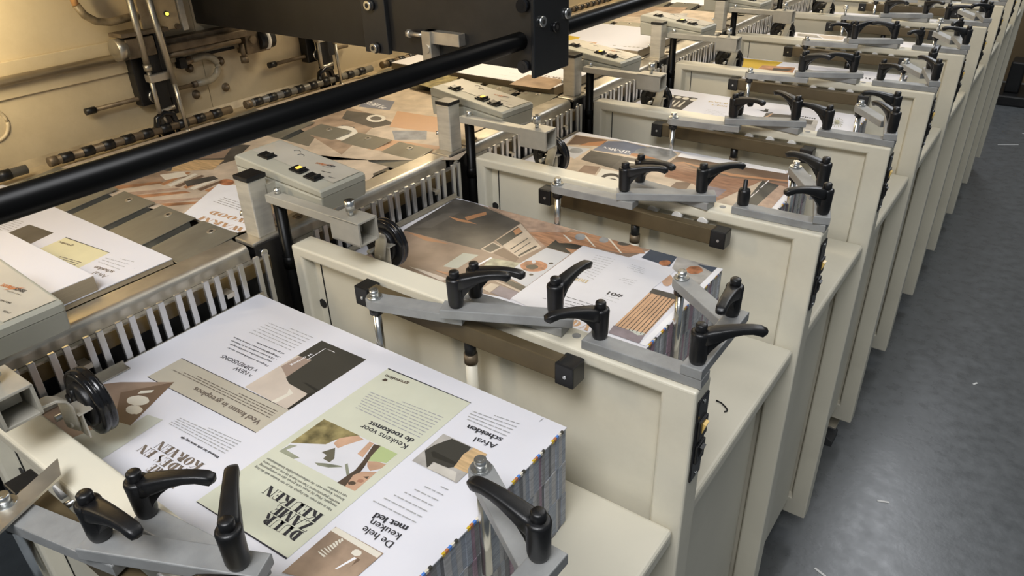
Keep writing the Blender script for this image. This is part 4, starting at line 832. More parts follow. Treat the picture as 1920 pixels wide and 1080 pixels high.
AL = {
 0: dict(base=((.339,.018),(.462,.034)), sec=((.341,-.024),(.466,.033)), third=((.228,-.046),(.352,-.018)), lev=[((.343,-.019),.026,4),((.337,.021),.013,35),((.459,.027),.026,141)]),
 1: dict(base=((.341,.013),(.470,.022)), sec=((.346,-.037),(.473,.023)), third=((.238,-.058),(.348,-.026)), lev=[((.354,-.033),.026,34),((.344,.016),.013,17),((.463,.019),.026,84)]),
 2: dict(base=((.337,.030),(.470,.012)), sec=((.349,-.052),(.469,.014)), third=((.228,-.056),(.362,-.050)), lev=[((.352,-.050),.026,20),((.340,.029),.013,-9),((.458,.010),.026,41)], dy=-.004),
 3: dict(base=((.344,.031),(.474,.012)), sec=((.347,-.036),(.474,.018)), third=((.234,-.058),(.361,-.038)), lev=[((.352,-.030),.026,-11),((.341,.033),.013,-51),((.464,.016),.026,150)], dy=-.006),
 4: dict(base=((.345,.034),(.474,.013)), sec=((.350,-.037),(.475,.018)), third=((.235,-.058),(.363,-.036)), lev=[((.355,-.034),.026,-7),((.342,.035),.013,4),((.463,.018),.026,-153)], dy=-.006),
 5: dict(base=((.337,.030),(.474,.014)), sec=((.360,-.036),(.475,.018)), third=((.240,-.058),(.370,-.036)), lev=[((.366,-.034),.026,50),((.340,.032),.013,-142),((.462,.016),.026,-165)], dy=-.004),
 6: dict(base=((.340,.032),(.473,.012)), sec=((.345,-.030),(.475,.020)), third=((.230,-.052),(.365,-.034)), lev=[((.353,-.026),.026,-24),((.342,.033),.013,-10),((.464,.018),.026,-37)]),
}
BL = {
 0: dict(base=((.515,.016),(.652,.018)), sec=((.645,.012),(.650,.168)), third=((.541,.224),(.630,.170)), lev=[((.524,.018),.013,-150),((.646,.016),.026,150),((.645,.164),.026,178)]),
 1: dict(base=((.517,.016),(.647,.018)), sec=((.641,.014),(.640,.134)), third=((.543,.199),(.625,.142)), lev=[((.523,.020),.013,-126),((.642,.018),.026,32),((.636,.128),.026,-83)]),
 2: dict(base=((.519,.018),(.646,.022)), sec=((.643,.018),(.611,.128)), third=((.541,.226),(.600,.140)), lev=[((.522,.022),.013,None),((.642,.022),.026,-134),((.610,.130),.026,172)]),
 3: dict(base=((.521,.017),(.648,.019)), sec=((.643,.016),(.620,.130)), third=((.542,.220),(.607,.140)), lev=[((.525,.020),.013,176),((.643,.020),.026,139),((.622,.134),.026,-170)]),
 4: dict(base=((.521,.017),(.648,.019)), sec=((.643,.016),(.610,.132)), third=((.543,.224),(.600,.140)), lev=[((.526,.021),.013,-43),((.642,.020),.026,139),((.612,.134),.026,90)]),
 5: dict(base=((.524,.018),(.648,.018)), sec=((.644,.014),(.606,.134)), third=((.541,.240),(.598,.142)), lev=[((.528,.022),.013,-110),((.643,.020),.026,-161),((.606,.136),.026,-100)], su=.028),
 6: dict(base=((.524,.018),(.648,.018)), sec=((.644,.014),(.611,.126)), third=((.545,.228),(.606,.120)), lev=[((.530,.022),.013,3),((.643,.020),.026,-134),((.614,.126),.026,-90)]),
}
for i in range(0, 8):
    j = i if i < 7 else 4
    d = AL[j]
    lab = {0: 'grey three-bar clamp linkage with a loose steel strip, lower left corner, three black levers',
           1: 'grey three-bar clamp linkage on the divider in front of the brown print stack'}.get(i, 'grey three-bar clamp linkage halfway along the top of the %s divider panel from the camera' % ORD[i])
    linkage('clamp_linkage', lab, i, d['base'], d['sec'], d['third'], d['lev'], rod=.16 if i < 2 else .10, dy=d.get('dy', 0), screw_up=.022 if i == 6 else (.004 if i == 0 else 0),
            strip=(((.246,-.058),(.218,.012)) if i == 0 else None))
    d = BL[j]
    lab = {0: 'grey clamp linkage over the printed paper edges, bottom middle, cut by the lower frame',
           1: 'grey clamp linkage on the aisle corner of the divider beside the brown print stack',
           2: 'grey clamp linkage on the aisle corner of the third divider, one lever missing'}.get(i, 'grey clamp linkage on the aisle corner of the %s divider panel from the camera' % ORD[i])
    linkage('corner_clamp_linkage', lab, i, d['base'], d['sec'], d['third'], d['lev'], rod=.125, screw_up=d.get('su', 0))

# ------------------------------------------------------------------ paper stacks in the hoppers
EDGE = [(.27,.29,.33),(.34,.36,.39),(.16,.165,.18),(.30,.32,.36),(.42,.43,.45),(.22,.23,.25),(.36,.36,.33),(.29,.32,.37),(.40,.40,.41),(.24,.24,.25),(.30,.21,.26),(.33,.34,.36)]
def edge_mat(k): return mat('paper_edge_tone_%d' % k, EDGE[k], 0.7, var=.22, scale=30, stretch=(1, 1, 14))
def bend(mb, amt=0.0):
    pass
def hopper_stack(i, zt, items, label, x1=.533, y0=.055, y1=.385, tone=0):
    off = (.27, .22, -.2045)
    t = thing('print_stack', label, 'paper stack', (off[0], off[1]+P*i, off[2]), 'stacks of printed sheets in the hoppers')
    b = MB(); b.box(.004, x1-.003, y0+.001, y1-.001, -.2045, zt-.0016, m=mat('cut_paper_edges', (.50,.50,.52), .7, var=.12, scale=60, stretch=(.2,.2,20)))
    kid(b.done('sheet_block', None, t), off)
    # collated spine: vertical tone bands broken into offset bundles
    b = MB(); rr = random.Random(11 + i*3)
    y = y0; k = 0
    nb = 46 if i < 3 else 18
    wbase = (y1-y0)/nb
    seq = [rr.randrange(len(EDGE)) for _ in range(9)]
    while y < y1 - .001:
        wd = min(wbase*rr.uniform(.7, 1.3), y1-y)
        zz = zt - .0016; z = zz; lay = 0
        while z > -.2045:
            hh = .048; z2 = max(-.2045, z-hh)
            kk = seq[(k + lay*2) % 9] if (k % 9 != 4) else 10
            jx = .0005*((k*7+lay*5) % 4)
            b.box(x1-.004, x1-.0006+jx-.001, y, y+wd, z2, z, m=edge_mat(kk)); z = z2; lay += 1
        y += wd; k += 1
    kid(b.done('banded_spine', None, t), off)
    b = MB(); b.box((-.005 if i == 0 else .003), x1+.0005, y0, y1, zt-.0016, zt, m=paperwhite)
    print_layout(b, items, zt + .00001)
    # colour control marks along the spine edge
    y = y0 + .01
    cols = ['yellow', 'rust', 'blue', 'cream', 'darkcab']
    while y < y1 - .012:
        for q, cn in enumerate(cols):
            yy = y + q*.0045
            if yy < y1-.004: b.box(x1-.0015, x1+.0009, yy, yy+.0040, zt-.0030, zt+.0004, m=ink(cn))
        y += .0365
    o = kid(b.done('top_sheet', None, t, normals=False), off)
    return t

STK = [
 ('stack of white kitchen-magazine sheets with a green panel, in the hopper nearest the camera', -.055),
 ('stack of sheets printed with brown kitchen photos and a white page, in the second hopper', -.060),
 ('stack of grey and wood-toned printed sheets in the third hopper', -.055),
 ('stack of white sheets with a dark photo at its left end, in the fourth hopper', -.055),
 ('stack of sheets with a yellow and orange print, in the fifth hopper', -.055),
 ('stack of pale sheets with a grey corner print, in the sixth hopper', -.052),
 ('stack of white sheets in the seventh hopper', -.050),
 ('stack of white sheets in the eighth hopper', -.050)]
for i, (lab, zt) in enumerate(STK):
    hopper_stack(i, zt, PRINTS.get('h%d' % i, []), lab, y1=.3835, y0=.052)
b = MB(); b.box(.000,.014,.030,.170,-.0540,-.0528); b.box(-.0005,.001,.030,.170,-.0540,-.047)
tag(b.done('sheet_guide_strip', galv), 'pale folded steel strip lying on the left edge of the white print stack', 'guide strip')
# ------------------------------------------------------------------ rail covers, finger combs
FY = [.058,.076,.100,.117,.142,.158,.183,.200,.224,.241,.266,.283,.309,.326,.349,.366,.394,.410]
def make_rail():
    off = (-.05, .22, -.05)
    t = thing('rail_cover', '', 'steel rail', off, 'bent steel rail covers along the track')
    b = MB()
    prof = [(-.071, .011), (-.040, .011)] + [(-.040+.010*math.sin(R(a)), .001+.010*math.cos(R(a))) for a in range(10, 91, 10)] + [(-.030,-.011)]
    prof2 = [(x-.0022 if q > 1 else x, z-.0022) for q, (x, z) in enumerate(prof)]
    ring = prof + list(reversed(prof2))
    b.prism([(x, z) for x, z in ring], .022, .398, mtx=Matrix(((1,0,0,0),(0,0,1,0),(0,1,0,0),(0,0,0,1))))
    for f in b.bm.faces: f.smooth = False
    kid(b.done('cover', galv, t), off)
    b = MB(); b.cyl((-.052, .060, .0105), (-.052, .060, .0122), .0085, n=24); b.cyl((-.052,.060,.0122),(-.052,.060,.0142),.0052, n=20, m=bolt); b.slots[:] = [grime, bolt] if len(b.slots) else []
    kid(b.done('countersunk_screw', grime, t), off)
    return t, off
rl0, roff = make_rail()
for i in range(0, 8):
    lab = 'bright bent steel rail cover beside the %s hopper from the camera' % ORD[i]
    if i == 0: rl0['label'] = lab
    else: copy_tree(rl0, loc=(roff[0], roff[1]+P*i, roff[2]), label=lab)
def make_comb():
    off = (-.012, .22, -.30)
    t = thing('finger_comb', '', 'finger comb', off, 'steel finger combs at the hopper ends')
    b = MB(); b.box(-.0300, -.0215, .022, .425, -.0145, -.0115, m=galv)
    kid(b.done('top_strip', galv, t), off)
    b = MB(); b.box(-.0235, -.0205, .022, .425, -.036, -.0145); kid(b.done('amber_backing', amber, t), off)
    b = MB(); b.box(-.036, -.026, .022, .425, -.32, -.012); b.box(-.030, -.006, .022, .425, -.32, -.21); kid(b.done('void_shade_sheet', dark, t), off)  # black sheet painted in for the unlit void behind the fingers
    for y in FY:
        b = MB(); b.box(-.0125, -.0075, y-.0042, y+.0042, -.215, .0005, .0008)
        kid(b.done('finger', finger, t), off)
    b = MB(); b.box(-.0065, .0045, .050, .392, -.0625, -.0600, m=galv); b.box(-.0065, -.0052, .050, .392, -.0625, -.0545, m=galv)
    kid(b.done('sheet_ledge', galv, t), off)
    for y in (.130, .338):
        b = MB(); b.box(-.0215, -.0030, y-.006, y+.006, -.032, -.0308); b.box(-.0035, -.0025, y-.006, y+.006, -.038, -.0308); b.box(-.0215,-.0205,y-.006,y+.006,-.040,-.031)
        kid(b.done('spring_clip', galv, t), off)
    return t, off
cb0, cboff = make_comb()
for i in range(0, 8):
    lab = 'comb of upright steel fingers at the rail end of the %s hopper from the camera' % ORD[i]
    if i == 0: cb0['label'] = lab
    else: copy_tree(cb0, loc=(cboff[0], cboff[1]+P*i, cboff[2]), label=lab)

# ------------------------------------------------------------------ support posts, wheel arms, control boxes (in rails' gaps)
def make_post():
    off = (-.050, .437, -.30)
    t = thing('support_post', '', 'post', off, 'square aluminium posts on the rail')
    b = MB(); b.box(-.068, -.036, .424, .456, .011, .1005, .002); kid(b.done('tube', alum, t), off)
    b = MB(); b.box(-.069, -.035, .423, .457, .0998, .1070, .0015); kid(b.done('cap', black, t), off)
    b = MB(); b.box(-.073, -.0285, .406, .466, .004, .0115, .002); kid(b.done('bracket', galv, t), off)
    b = MB(); b.box(-.0300, -.0250, .406, .470, -.30, .008, .0018); kid(b.done('hanger_plate', blacksteel, t), off)
    b = MB(); b.cyl((-.025,.418,-.006),(-.0215,.418,-.006),.0060); kid(b.done('bolt', bolt, t), off)
    b = MB(); b.cyl((-.069,.430,.043),(-.074,.426,.043),.004); kid(b.done('side_screw', bolt, t), off)
    return t, off
ps0, poff = make_post()
for i in range(0, 7):
    lab = 'square aluminium post with a black cap on the rail, %s from the camera' % ORD[i]
    if i == 0: ps0['label'] = lab
    else: copy_tree(ps0, loc=(poff[0], poff[1]+P*i, poff[2]), label=lab)

def make_arm():
    # hopper-local: the arm stands at the divider (y = 0) and reaches over the stack behind it
    off = (-.010, .002, -.30)
    t = thing('wheel_arm', '', 'wheel arm', off, 'press wheels on arms over the hoppers')
    b = MB(); b.cyl((-.012,.003,-.30),(-.012,.003,.066),.0092, n=20); b.cyl((-.012,.003,-.042),(-.012,.003,-.022),.0108, n=20); kid(b.done('pole', pipeblack, t), off)
    b = MB(); b.prism([(-.026,-.0085),(.13,-.0095),(.13,.0085),(-.026,.0105)], .066, .079, bev=.001); kid(b.done('flat_arm', armgrey, t), off)
    b = MB(); b.cyl((-.012,.004,.079),(-.012,.004,.0875),.0048); b.cyl((-.012,.004,.0872),(-.012,.004,.0878),.0026,n=6,m=dark); b.slots[:] = [bolt, dark]; kid(b.done('arm_screw', bolt, t), off)
    # square tube, open at the aisle end
    b = MB(); Y0, Y1, Z0, Z1, X0, X1, w_ = -.012, .023, .046, .081, .116, .172, .0032
    b.box(X0, X1, Y0, Y1, Z1-w_, Z1, .0008); b.box(X0, X1, Y0, Y1, Z0, Z0+w_, .0008); b.box(X0, X1, Y0, Y0+w_, Z0+.001, Z1-.001); b.box(X0, X1, Y1-w_, Y1, Z0+.001, Z1-.001)
    b.box(X0+.002, X0+.030, Y0+w_+.003, Y1-w_-.003, Z0+w_+.004, Z1-w_-.004, m=None)
    tb = kid(b.done('square_tube', armgrey, t), off)
    b = MB(); b.cyl((.143,.004,.081),(.143,.004,.090),.0035, m=bolt); b.cyl((.143,.004,.089),(.143,.004,.1035),.0068,n=26, m=bolt); b.cyl((.143,.004,.1034),(.143,.004,.1040),.0034,n=6,m=dark)
    b.slots[:] = [bolt, dark]; kid(b.done('knurled_screw', bolt, t), off)
    # bent strip bracket
    pts = [(.152, -.004, .0445), (.152, .026, .0445), (.151, .038, .043), (.149,.046,.037), (.147,.049,.028), (.138,.051,.000), (.136,.0515,-.010)]
    b = MB(); b.sweep([Vector(p) for p in pts], [(.0085, .0016)]*len(pts), n=8, square=True, up=Vector((0,.5,1)))
    kid(b.done('bent_bracket', alum, t), off)
    # fork plate and hub pin
    b = MB(); b.box(.128, .152, .0570, .0590, -.020, .013, .0005); b.box(.126, .154, .0540, .069, .0115, .013, .0005); b.cyl((.137,.0490,-.004),(.137,.060,-.004),.0034, m=dark)
    b.slots[:] = [alum, dark]; kid(b.done('fork_plate', alum, t), off)
    # wheel: axle along y
    cx, cz, cy, rr = .124, .003, .080, .0385
    T = Matrix.Translation((cx, cy, cz)) @ Matrix.Rotation(R(90), 4, 'X')
    b = MB()
    b.lathe([(.008,-.006),(.021,-.006),(.025,-.0075),(rr-.004,-.0082),(rr-.0010,-.0070),(rr,-.0050),(rr,-.0005),(rr-.0012,.0004),(rr,.0013),(rr,.0060),(rr-.0012,.0080),(rr-.006,.0084),(.022,.007),(.008,.007)], 56, mtx=T)
    wh = kid(b.done('wheel', blackgloss, t), off)
    b = MB()
    b.lathe([(.0005,.000),(.0245,.000),(.0262,.003),(.0262,.0105),(.0235,.0135),(.012,.0145),(.0005,.0145)], 28, mtx=T)
    for a in range(5):
        c, s_ = math.cos(R(a*72+20)), math.sin(R(a*72+20))
        b.cyl((cx+.008*c, cy-.0148, cz+.008*s_), (cx+.021*c, cy-.0140, cz+.023*s_), .0038, .0026, n=10)
    b.done('hub', black, wh)
    b = MB(); b.cyl((cx, cy-.038, cz), (cx, cy-.004, cz), .0036); b.done('axle', bolt, wh)
    return t, off
ar0, aoff = make_arm()
for i in range(0, 8):
    lab = 'black press wheel on a grey arm over the %s hopper from the camera' % ORD[i]
    loc = (aoff[0], aoff[1]+P*i, aoff[2])
    if i == 0: ar0['label'] = lab; ar0.location = loc
    else: copy_tree(ar0, loc=loc, label=lab)

# control boxes: sloping-lid grey housings beyond each post
def make_box(logo=True):
    off = (-.03, .50, .070)
    t = thing('control_box', '', 'control box', (0,0,0), 'grey control boxes on the rail')
    X0, X1, Y0, Y1 = -.128, .066, .470, .558
    def zt(x): return .112 + (x-X0)/(X1-X0)*(.094-.112)
    M = Matrix(((1,0,0,0),(0,0,1,0),(0,1,0,0),(0,0,0,1)))
    b = MB(); b.prism([(X0+.003,.058),(X1-.004,.058),(X1,zt(X1)-.012),(X0,zt(X0)-.018)], Y0, Y1, mtx=M, bev=.003); kid(b.done('housing', boxgrey, t), off)
    b = MB(); b.prism([(X0,zt(X0)-.0172),(X1,zt(X1)-.0112),(X1,zt(X1)-.003),(X1-.004,zt(X1)),(X0+.004,zt(X0)),(X0,zt(X0)-.003)], Y0, Y1, mtx=M, bev=.0022); ld = kid(b.done('lid', boxgrey, t), off)
    sl = (zt(X1)-zt(X0))/(X1-X0)
    def lp(x, y, h=.0008): return (x, y, zt(x)+h)
    b = MB()
    q = [(X0+.008, Y0+.030), (X1-.006, Y0+.030), (X1-.006, Y1-.004), (X0+.008, Y1-.004)]
    vs = [b.bm.verts.new(lp(*p, .0006)) for p in q]; f = b.bm.faces.new(vs); f.material_index = b.slot(boxlabel)
    zero = Matrix.Identity(4)
    if logo:
        def onlid(items):
            n0 = len(b.bm.verts)
            for it in items: it()
            b.bm.verts.ensure_lookup_table()
            for v in list(b.bm.verts)[n0:]: v.co.z = zt(v.co.x) + .0009 + (v.co.z*.02)
        red = ink('rust'); blk = ink('ink')
        onlid([lambda: put_text(b, 'DOUBLE', red, (-.012,.532), (.003,.5365), .0052, 1, 0, 0), lambda: put_text(b, 'SENSE', blk, (.006,.5372), (.020,.5412), .0052, 1, 0, 0),
               lambda: put_text(b, 'Digital Sheet Control', blk, (.004,.530), (.024,.5355), .0022, 0, 0, 0),
               lambda: put_text(b, 'ON / OFF', blk, (.017,.517), (.032,.521), .0026, 1, 0, 0), lambda: put_text(b, 'RESET', blk, (.040,.510), (.051,.512), .0028, 0, 0, 0),
               lambda: b.poly([(.000,.528),(.006,.535),(.014,.545),(.008,.541),(.003,.5365)], 0, red)])
    # a thin arc pair beside the first rocker
    for cx_, cy_ in ((-.066,.5405),(-.050,.534)):
        b.sweep([lp(cx_+.006*math.cos(R(a)), cy_+.006*math.sin(R(a)), .0010) for a in range(20, 200, 20)], .0004, n=4, m=ink('ink'))
    o = b.done('label_plate', None, ld, normals=False)
    for x, y, m_, nm in ((-.086,.500,black,'rocker_switch'), (-.010,.497,lit,'lit_rocker_switch'), (.025,.494,black,'rocker_switch')):
        b = MB(); Tm = Matrix.Translation(lp(x, y, 0)) @ Matrix.Rotation(-math.atan(sl), 4, 'Y')
        b.box(-.0125, .0125, -.0095, .0095, 0, .0028, .0008, m=black, mtx=Tm); s_ = kid(b.done(nm, None, t), off)
        b = MB(); b.prism([(-.009,.0028),(.009,.0028),(.0085,.0072),(0,.0038),(-.009,.0052)], -.0065, .0065, mtx=Tm @ M @ Matrix.Identity(4)); b.done('rocker', black, s_)
        if m_ is lit:
            b = MB(); b.box(-.003, .0045, -.0045, .0045, .0042, .0062, .0006, mtx=Tm); b.done('amber_lens', lit, s_)
    b = MB(); b.box(-.060, -.036, .452, .474, .062, .088); kid(b.done('mounting_foot', alum, t), off)
    t.location = off
    return t, off
bx0, boff = make_box(True)
BOXROT = [0, 0, -6, -5, -5, -4, -4]
for i in range(-1, 6):
    lab = 'grey control box with three rocker switches, %s from the camera' % (ORD[i+1])
    if i == -1: lab = 'grey control box cut off by the left edge of the picture'
    if i == 0: lab = 'grey control box with an amber lit switch and red-black lettering, nearest complete one'
    loc = (boff[0], boff[1]+P*i, boff[2]); rz = R(BOXROT[i+1])
    if i == -1: bx0['label'] = lab; bx0.location = loc
    else:
        c = copy_tree(bx0, loc=loc, label=lab); c.rotation_euler.z = rz

# ------------------------------------------------------------------ slatted track and the piles lying on it
def make_deck():
    off = (-.35, .22, -.05)
    t = thing('slatted_deck', '', 'slatted deck', off, 'slatted steel decks of the collating track')
    for k in range(5):
        x0 = -.166 - k*.1165; x1_ = x0 + (.090 if k == 0 else .096)
        T = Matrix.Translation((0, .3165, .0035)) @ Matrix.Rotation(R(5.2), 4, 'X')
        b = MB(); b.box(x0, x1_, .0, .100, -.0018, 0, .0006, mtx=T); b.box(x0+.0005, x0+.002, 0, .088, -.012, -.001, mtx=T); b.box(x1_-.002, x1_-.0005, 0, .088, -.012, -.001, mtx=T)
        sl = kid(b.done('slat', slatm, t), off)
        b = MB(); b.cyl(T @ Vector((x0+.043,.084,0)), T @ Vector((x0+.043,.084,.0009)), .0068, m=galv); b.cyl(T @ Vector((x0+.043,.084,.0009)), T @ Vector((x0+.043,.084,.0011)), .003, m=dark); b.done('slat_screw', None, sl)
    b = MB(); b.box(-.69, -.078, 0, .45, -.060, -.040); kid(b.done('gap_shade_sheet', dark, t), off)  # dark sheet stands in for the shade in the open space below the slats
    b = MB(); b.box(-.66, -.0765, .0, .314, -.004, -.0005); b.box(-.0735, -.0765, .0, .45, -.004, -.0005); kid(b.done('edge_strip', galv, t), off)
    b = MB()
    b.box(-.66, -.08, .33, .345, -.020, -.008); b.box(-.66,-.08,.40,.41,-.030,-.018)
    kid(b.done('cross_bearers', galv, t), off)
    return t, off
dk0, dkoff = make_deck()
for i in range(-1, 7):
    lab = 'deck of five screwed steel slats between the paper piles, %s from the camera' % ORD[i+1]
    loc = (dkoff[0], dkoff[1]+P*i, dkoff[2])
    if i == -1: dk0['label'] = lab; dk0.location = loc
    else: copy_tree(dk0, loc=loc, label=lab)
PILES = [
 (0, .0105, (-.630, -.092, .010, .314), 'white printed sheets on the track at the left edge, beside the cut-off control box'),
 (1, .0075, (-.640, -.094, -.030, .309), 'pile of wood-toned kitchen prints with copper lettering behind the first full control box'),
 (2, .0075, (-.640, -.085, -.030, .300), 'pile of tan and grey kitchen prints on the track beside the second full control box'),
 (3, .0230, (-.640, -.100, -.014, .300), 'thick pile of white sheets with a brown photo, below the black beam'),
 (4, .0230, (-.640, -.110, -.014, .300), 'pile of white sheets with a yellow corner on the track, behind the black beam'),
 (5, .0075, (-.640, -.110, -.030, .300), 'pile of pale prints on the track near the top of the picture'),
 (6, .0075, (-.640, -.110, -.030, .300), 'farthest pile of prints on the track, at the top edge of the picture')]
for i, zt, (x0, x1, y0, y1), lab in PILES:
    off = ((x0+x1)/2, (y0+y1)/2, .0021)
    t = thing('print_pile', lab, 'paper pile', (off[0], off[1]+P*i, off[2]), 'piles of printed sheets on the track')
    b = MB(); b.box(x0, x1, y0, y1, .0021, zt-.0012, m=mat('tan_paper_edges', (.36,.29,.19), .7, var=.15, scale=60, stretch=(.2,.2,40))); kid(b.done('sheet_block', None, t), off)
    b = MB(); b.box(x0, x1+.0006, y0, y1, zt-.0012, zt, m=(paperwhite if i in (0,3,4,6) else ink('creamtan'))); print_layout(b, PRINTS.get('p%d' % i, []), zt+.00001)
    kid(b.done('top_sheet', None, t, normals=False), off)
# the lower white pile whose fore edge shows in front of the cut-off control box
t = thing('print_pile', 'short pile with a torn tan edge in front of the cut-off control box', 'paper pile', (-.2, .12, .0021))
b = MB(); b.box(-.165, .098, -.09, .085, 0, .021, m=mat('tan_paper_edges', (.36,.29,.19))); b.slots[0] = MATS['tan_paper_edges']; b.done('sheet_block', None, t)
b = MB(); b.box(-.165, .0975, -.09, .0852, .021, .0218, m=paperwhite)
b.poly([(.045,.02),(.0975,.02),(.0975,-.05),(.045,-.05)], .02185, ink('woodlight')); b.done('top_sheet', None, t, normals=False)
t.location = (-.19, .120, .0105 + .0003)

# ------------------------------------------------------------------ machine wall behind the track
XW = -.70
b = MB(); b.box(XW-.06, XW, -.6, .805, -.10, .75); b.box(XW-.06, XW, .8065, 4.2, -.10, .75)
t = b.done('side_casing', wallcream); structure(t, 'cream painted casing wall of the machine behind the track', 'machine casing')
t.name = 'wall_left'
b = MB(); b.prism([(-.700,.020),(-.690,.006),(-.678,.002),(-.640,.0005),(-.640,-.006),(-.700,-.006)], -.6, 4.2, mtx=Matrix(((1,0,0,0),(0,0,1,0),(0,1,0,0),(0,0,0,1))))
o = b.done('trim_1', mat('tan_trough', (.40,.32,.20), .4, var=.25, scale=20, stain=(.16,.11,.06), stain_amt=.7)); structure(o)
# upper rail along the wall
t = thing('tubular_rail', 'tan tubular rail with a flat backing along the machine wall, top left', 'rail', (-.69, .15, .18))
b = MB(); b.cyl((-.684,-.6,.172),(-.684,.69,.172),.0085); o = b.done('tube', railtan, t); o.location = (.69,-.15,-.18)
b = MB(); b.box(-.6995,-.691,-.6,.69,.176,.203,.001); o = b.done('backing_strip', wallcream, t); o.location = (.69,-.15,-.18)
b = MB(); b.box(-.6995,-.694,-.6,.69,.138,.162,.0005); o = b.done('lower_strip', wallcream, t); o.location = (.69,-.15,-.18)
t = thing('slide_rail', 'grimy steel slide rail under the black beam, ending in a bracket', 'rail', (-.68, .78, .16))
b = MB(); b.box(-.6995,-.655,.675,.905,.166,.182,.002); b.box(-.6995,-.672,.675,.905,.182,.190); b.cyl((-.660,.675,.160),(-.660,.885,.160),.006); o = b.done('bar', grime, t); o.location = (.68,-.78,-.16)
b = MB(); b.box(-.6995,-.690,.675,.905,.138,.164,.001); o = b.done('backing', wallcream, t); o.location = (.68,-.78,-.16)
b = MB(); b.cyl((-.668,.893,.150),(-.668,.893,.118),.0055); b.cyl((-.668,.893,.122),(-.668,.893,.108),.010,n=6); o = b.done('stop_bolt', grime, t); o.location = (.68,-.78,-.16)
b = MB(); b.box(-.6995,-.66,.90,.965,.125,.180,.002); b.cyl((-.662,.918,.156),(-.654,.918,.156),.009); o = b.done('end_bracket', grime, t); o.location = (.68,-.78,-.16)
b = MB(); b.cyl((-.668,.935,.150),(-.668,.975,.150),.022,m=black); b.cyl((-.668,.952,.150),(-.668,.960,.150),.024,m=nylon); o = b.done('cable_gland', None, t); o.location = (.68,-.78,-.16)
# clamp with turned disc
t = thing('rail_clamp', 'steel clamp block with a round turned face on the wall rail', 'clamp', (-.67, .65, .19))
b = MB(); b.cyl((.004,-.050,.0),(.004,-.030,.0),.0215,n=40); o = b.done('turned_disc', rodsteel, t)
b = MB(); b.box(-.02,.022,-.032,.028,-.02,.018,.002); b.done('block', grime, t)
b = MB(); b.prism([(-.022,-.040),(.020,-.036),(.030,.06),(-.022,.06)], .022, .030, bev=.001); b.done('dark_plate', grime, t)
# LED box
t = thing('sensor_box', 'grimy cream sensor box with a yellow indicator light on the machine wall', 'sensor box', (-.69, .72, .25))
b = MB(); b.box(-.009,.030,-.052,.032,-.040,.16,.003); bd = b.done('housing', mat('grimy_cream', (.46,.36,.22), .5, var=.15, scale=25, stain=(.16,.10,.05), stain_amt=.7), t)
b = MB(); b.box(-.009,.034,.033,.046,-.046,.16,.001); b.done('edge_plate', alum, t)
b = MB(); b.cyl((.030,.004,-.008),(.0335,.004,-.008),.0052,m=black); b.cyl((.0335,.004,-.008),(.0355,.004,-.008),.0036,m=led); b.done('indicator_light', None, t)
b = MB(); b.cyl((.030,.022,-.036),(.036,.022,-.036),.006); b.done('screw', grime, t)
# curved hose
t = thing('curved_hose', 'amber hose bending down into the sensor box, grimy lower half', 'hose', (-.672, .60, .27))
b = MB(); b.sweep([(-.01,-.040,.14),(0,-.050,.09),(0,-.050,.045),(0,-.044,.012)], .0065, n=12, m=orangehose)
b.sweep([(0,-.044,.012),(0,-.034,-.008),(0,-.016,-.022),(0,.010,-.028),(0,.040,-.026),(0,.075,-.024)], .0075, n=12, m=dirtyhose); b.cyl((0,.062,-.025),(0,.088,-.023),.0105,m=dirtyhose); b.done('tube', None, t)
# wall cap bolts
for k, (y, z) in enumerate(((.770,.117),(.850,.116),(.771,.058),(.849,.057))):
    b = MB(); b.lathe([(.0003,0),(.010,0),(.010,.002),(.0065,.003),(.0065,.006),(.0045,.0105),(.0003,.012)], 16, mtx=Matrix.Translation((XW,y,z)) @ Matrix.Rotation(R(90),4,'Y'))
    tag(b.done('domed_nut', grime), 'domed nut on the machine wall, %s of the square of four' % ['upper left','upper right','lower left','lower right'][k], 'nut', 'domed nuts on the machine wall')
# U hose with rod
for q, yy in enumerate((0.0, .45, .90)):
    off = (-.685, .65+yy, .084)
    t = thing('air_rod', ['grey air rod with a U-shaped clear hose behind the near sucker linkage','grey air rod behind the second sucker linkage','grey air rod behind the third sucker linkage'][q], 'air rod', off, 'air rods along the machine wall')
    b = MB(); b.cyl((0,-.125,0),(0,.125,0),.0045); b.done('rod', grime, t)
    b = MB(); b.cyl((0,-.132,0),(0,-.112,0),.0068); b.done('rubber_tip', black, t)
    b = MB(); b.box(-.014,.012,-.020,.008,-.016,.095,.002); b.done('black_holder', black, t)
    b = MB(); b.cyl((.006,.010,0),(.018,.010,0),.0135,n=28); b.done('clamp_knob', chrome, t)
    if q == 0:
        b = MB(); b.cyl((0,.110,0),(0,.135,0),.0070, m=grime); b.sweep([(0,.120,0)] + [(0, .148+.034*math.cos(R(a)), .0275+.0275*math.sin(R(a))) for a in range(-90, 91, 15)] + [(0,.118,.053)], .0075, n=12, m=clearhose)
        b.cyl((0,.122,.053),(0,.098,.050),.0075, m=grime); b.box(-.012,.008,.088,.104,.040,.062,m=dark); b.done('clear_hose', None, t)
        b = MB(); b.box(-.0148,.000,.092,.235,.055,.060); b.done('slot_edge', dark, t)
# raised oval boss on the wall
b = MB()
b.sweep([(XW, .352+.030*math.cos(R(a)), .098+.030*math.sin(R(a))) for a in range(0, 361, 15)], .0035, n=8)
tag(b.done('cast_ring', wallcream), 'raised cream ring cast on the machine wall at the left picture edge', 'ring')

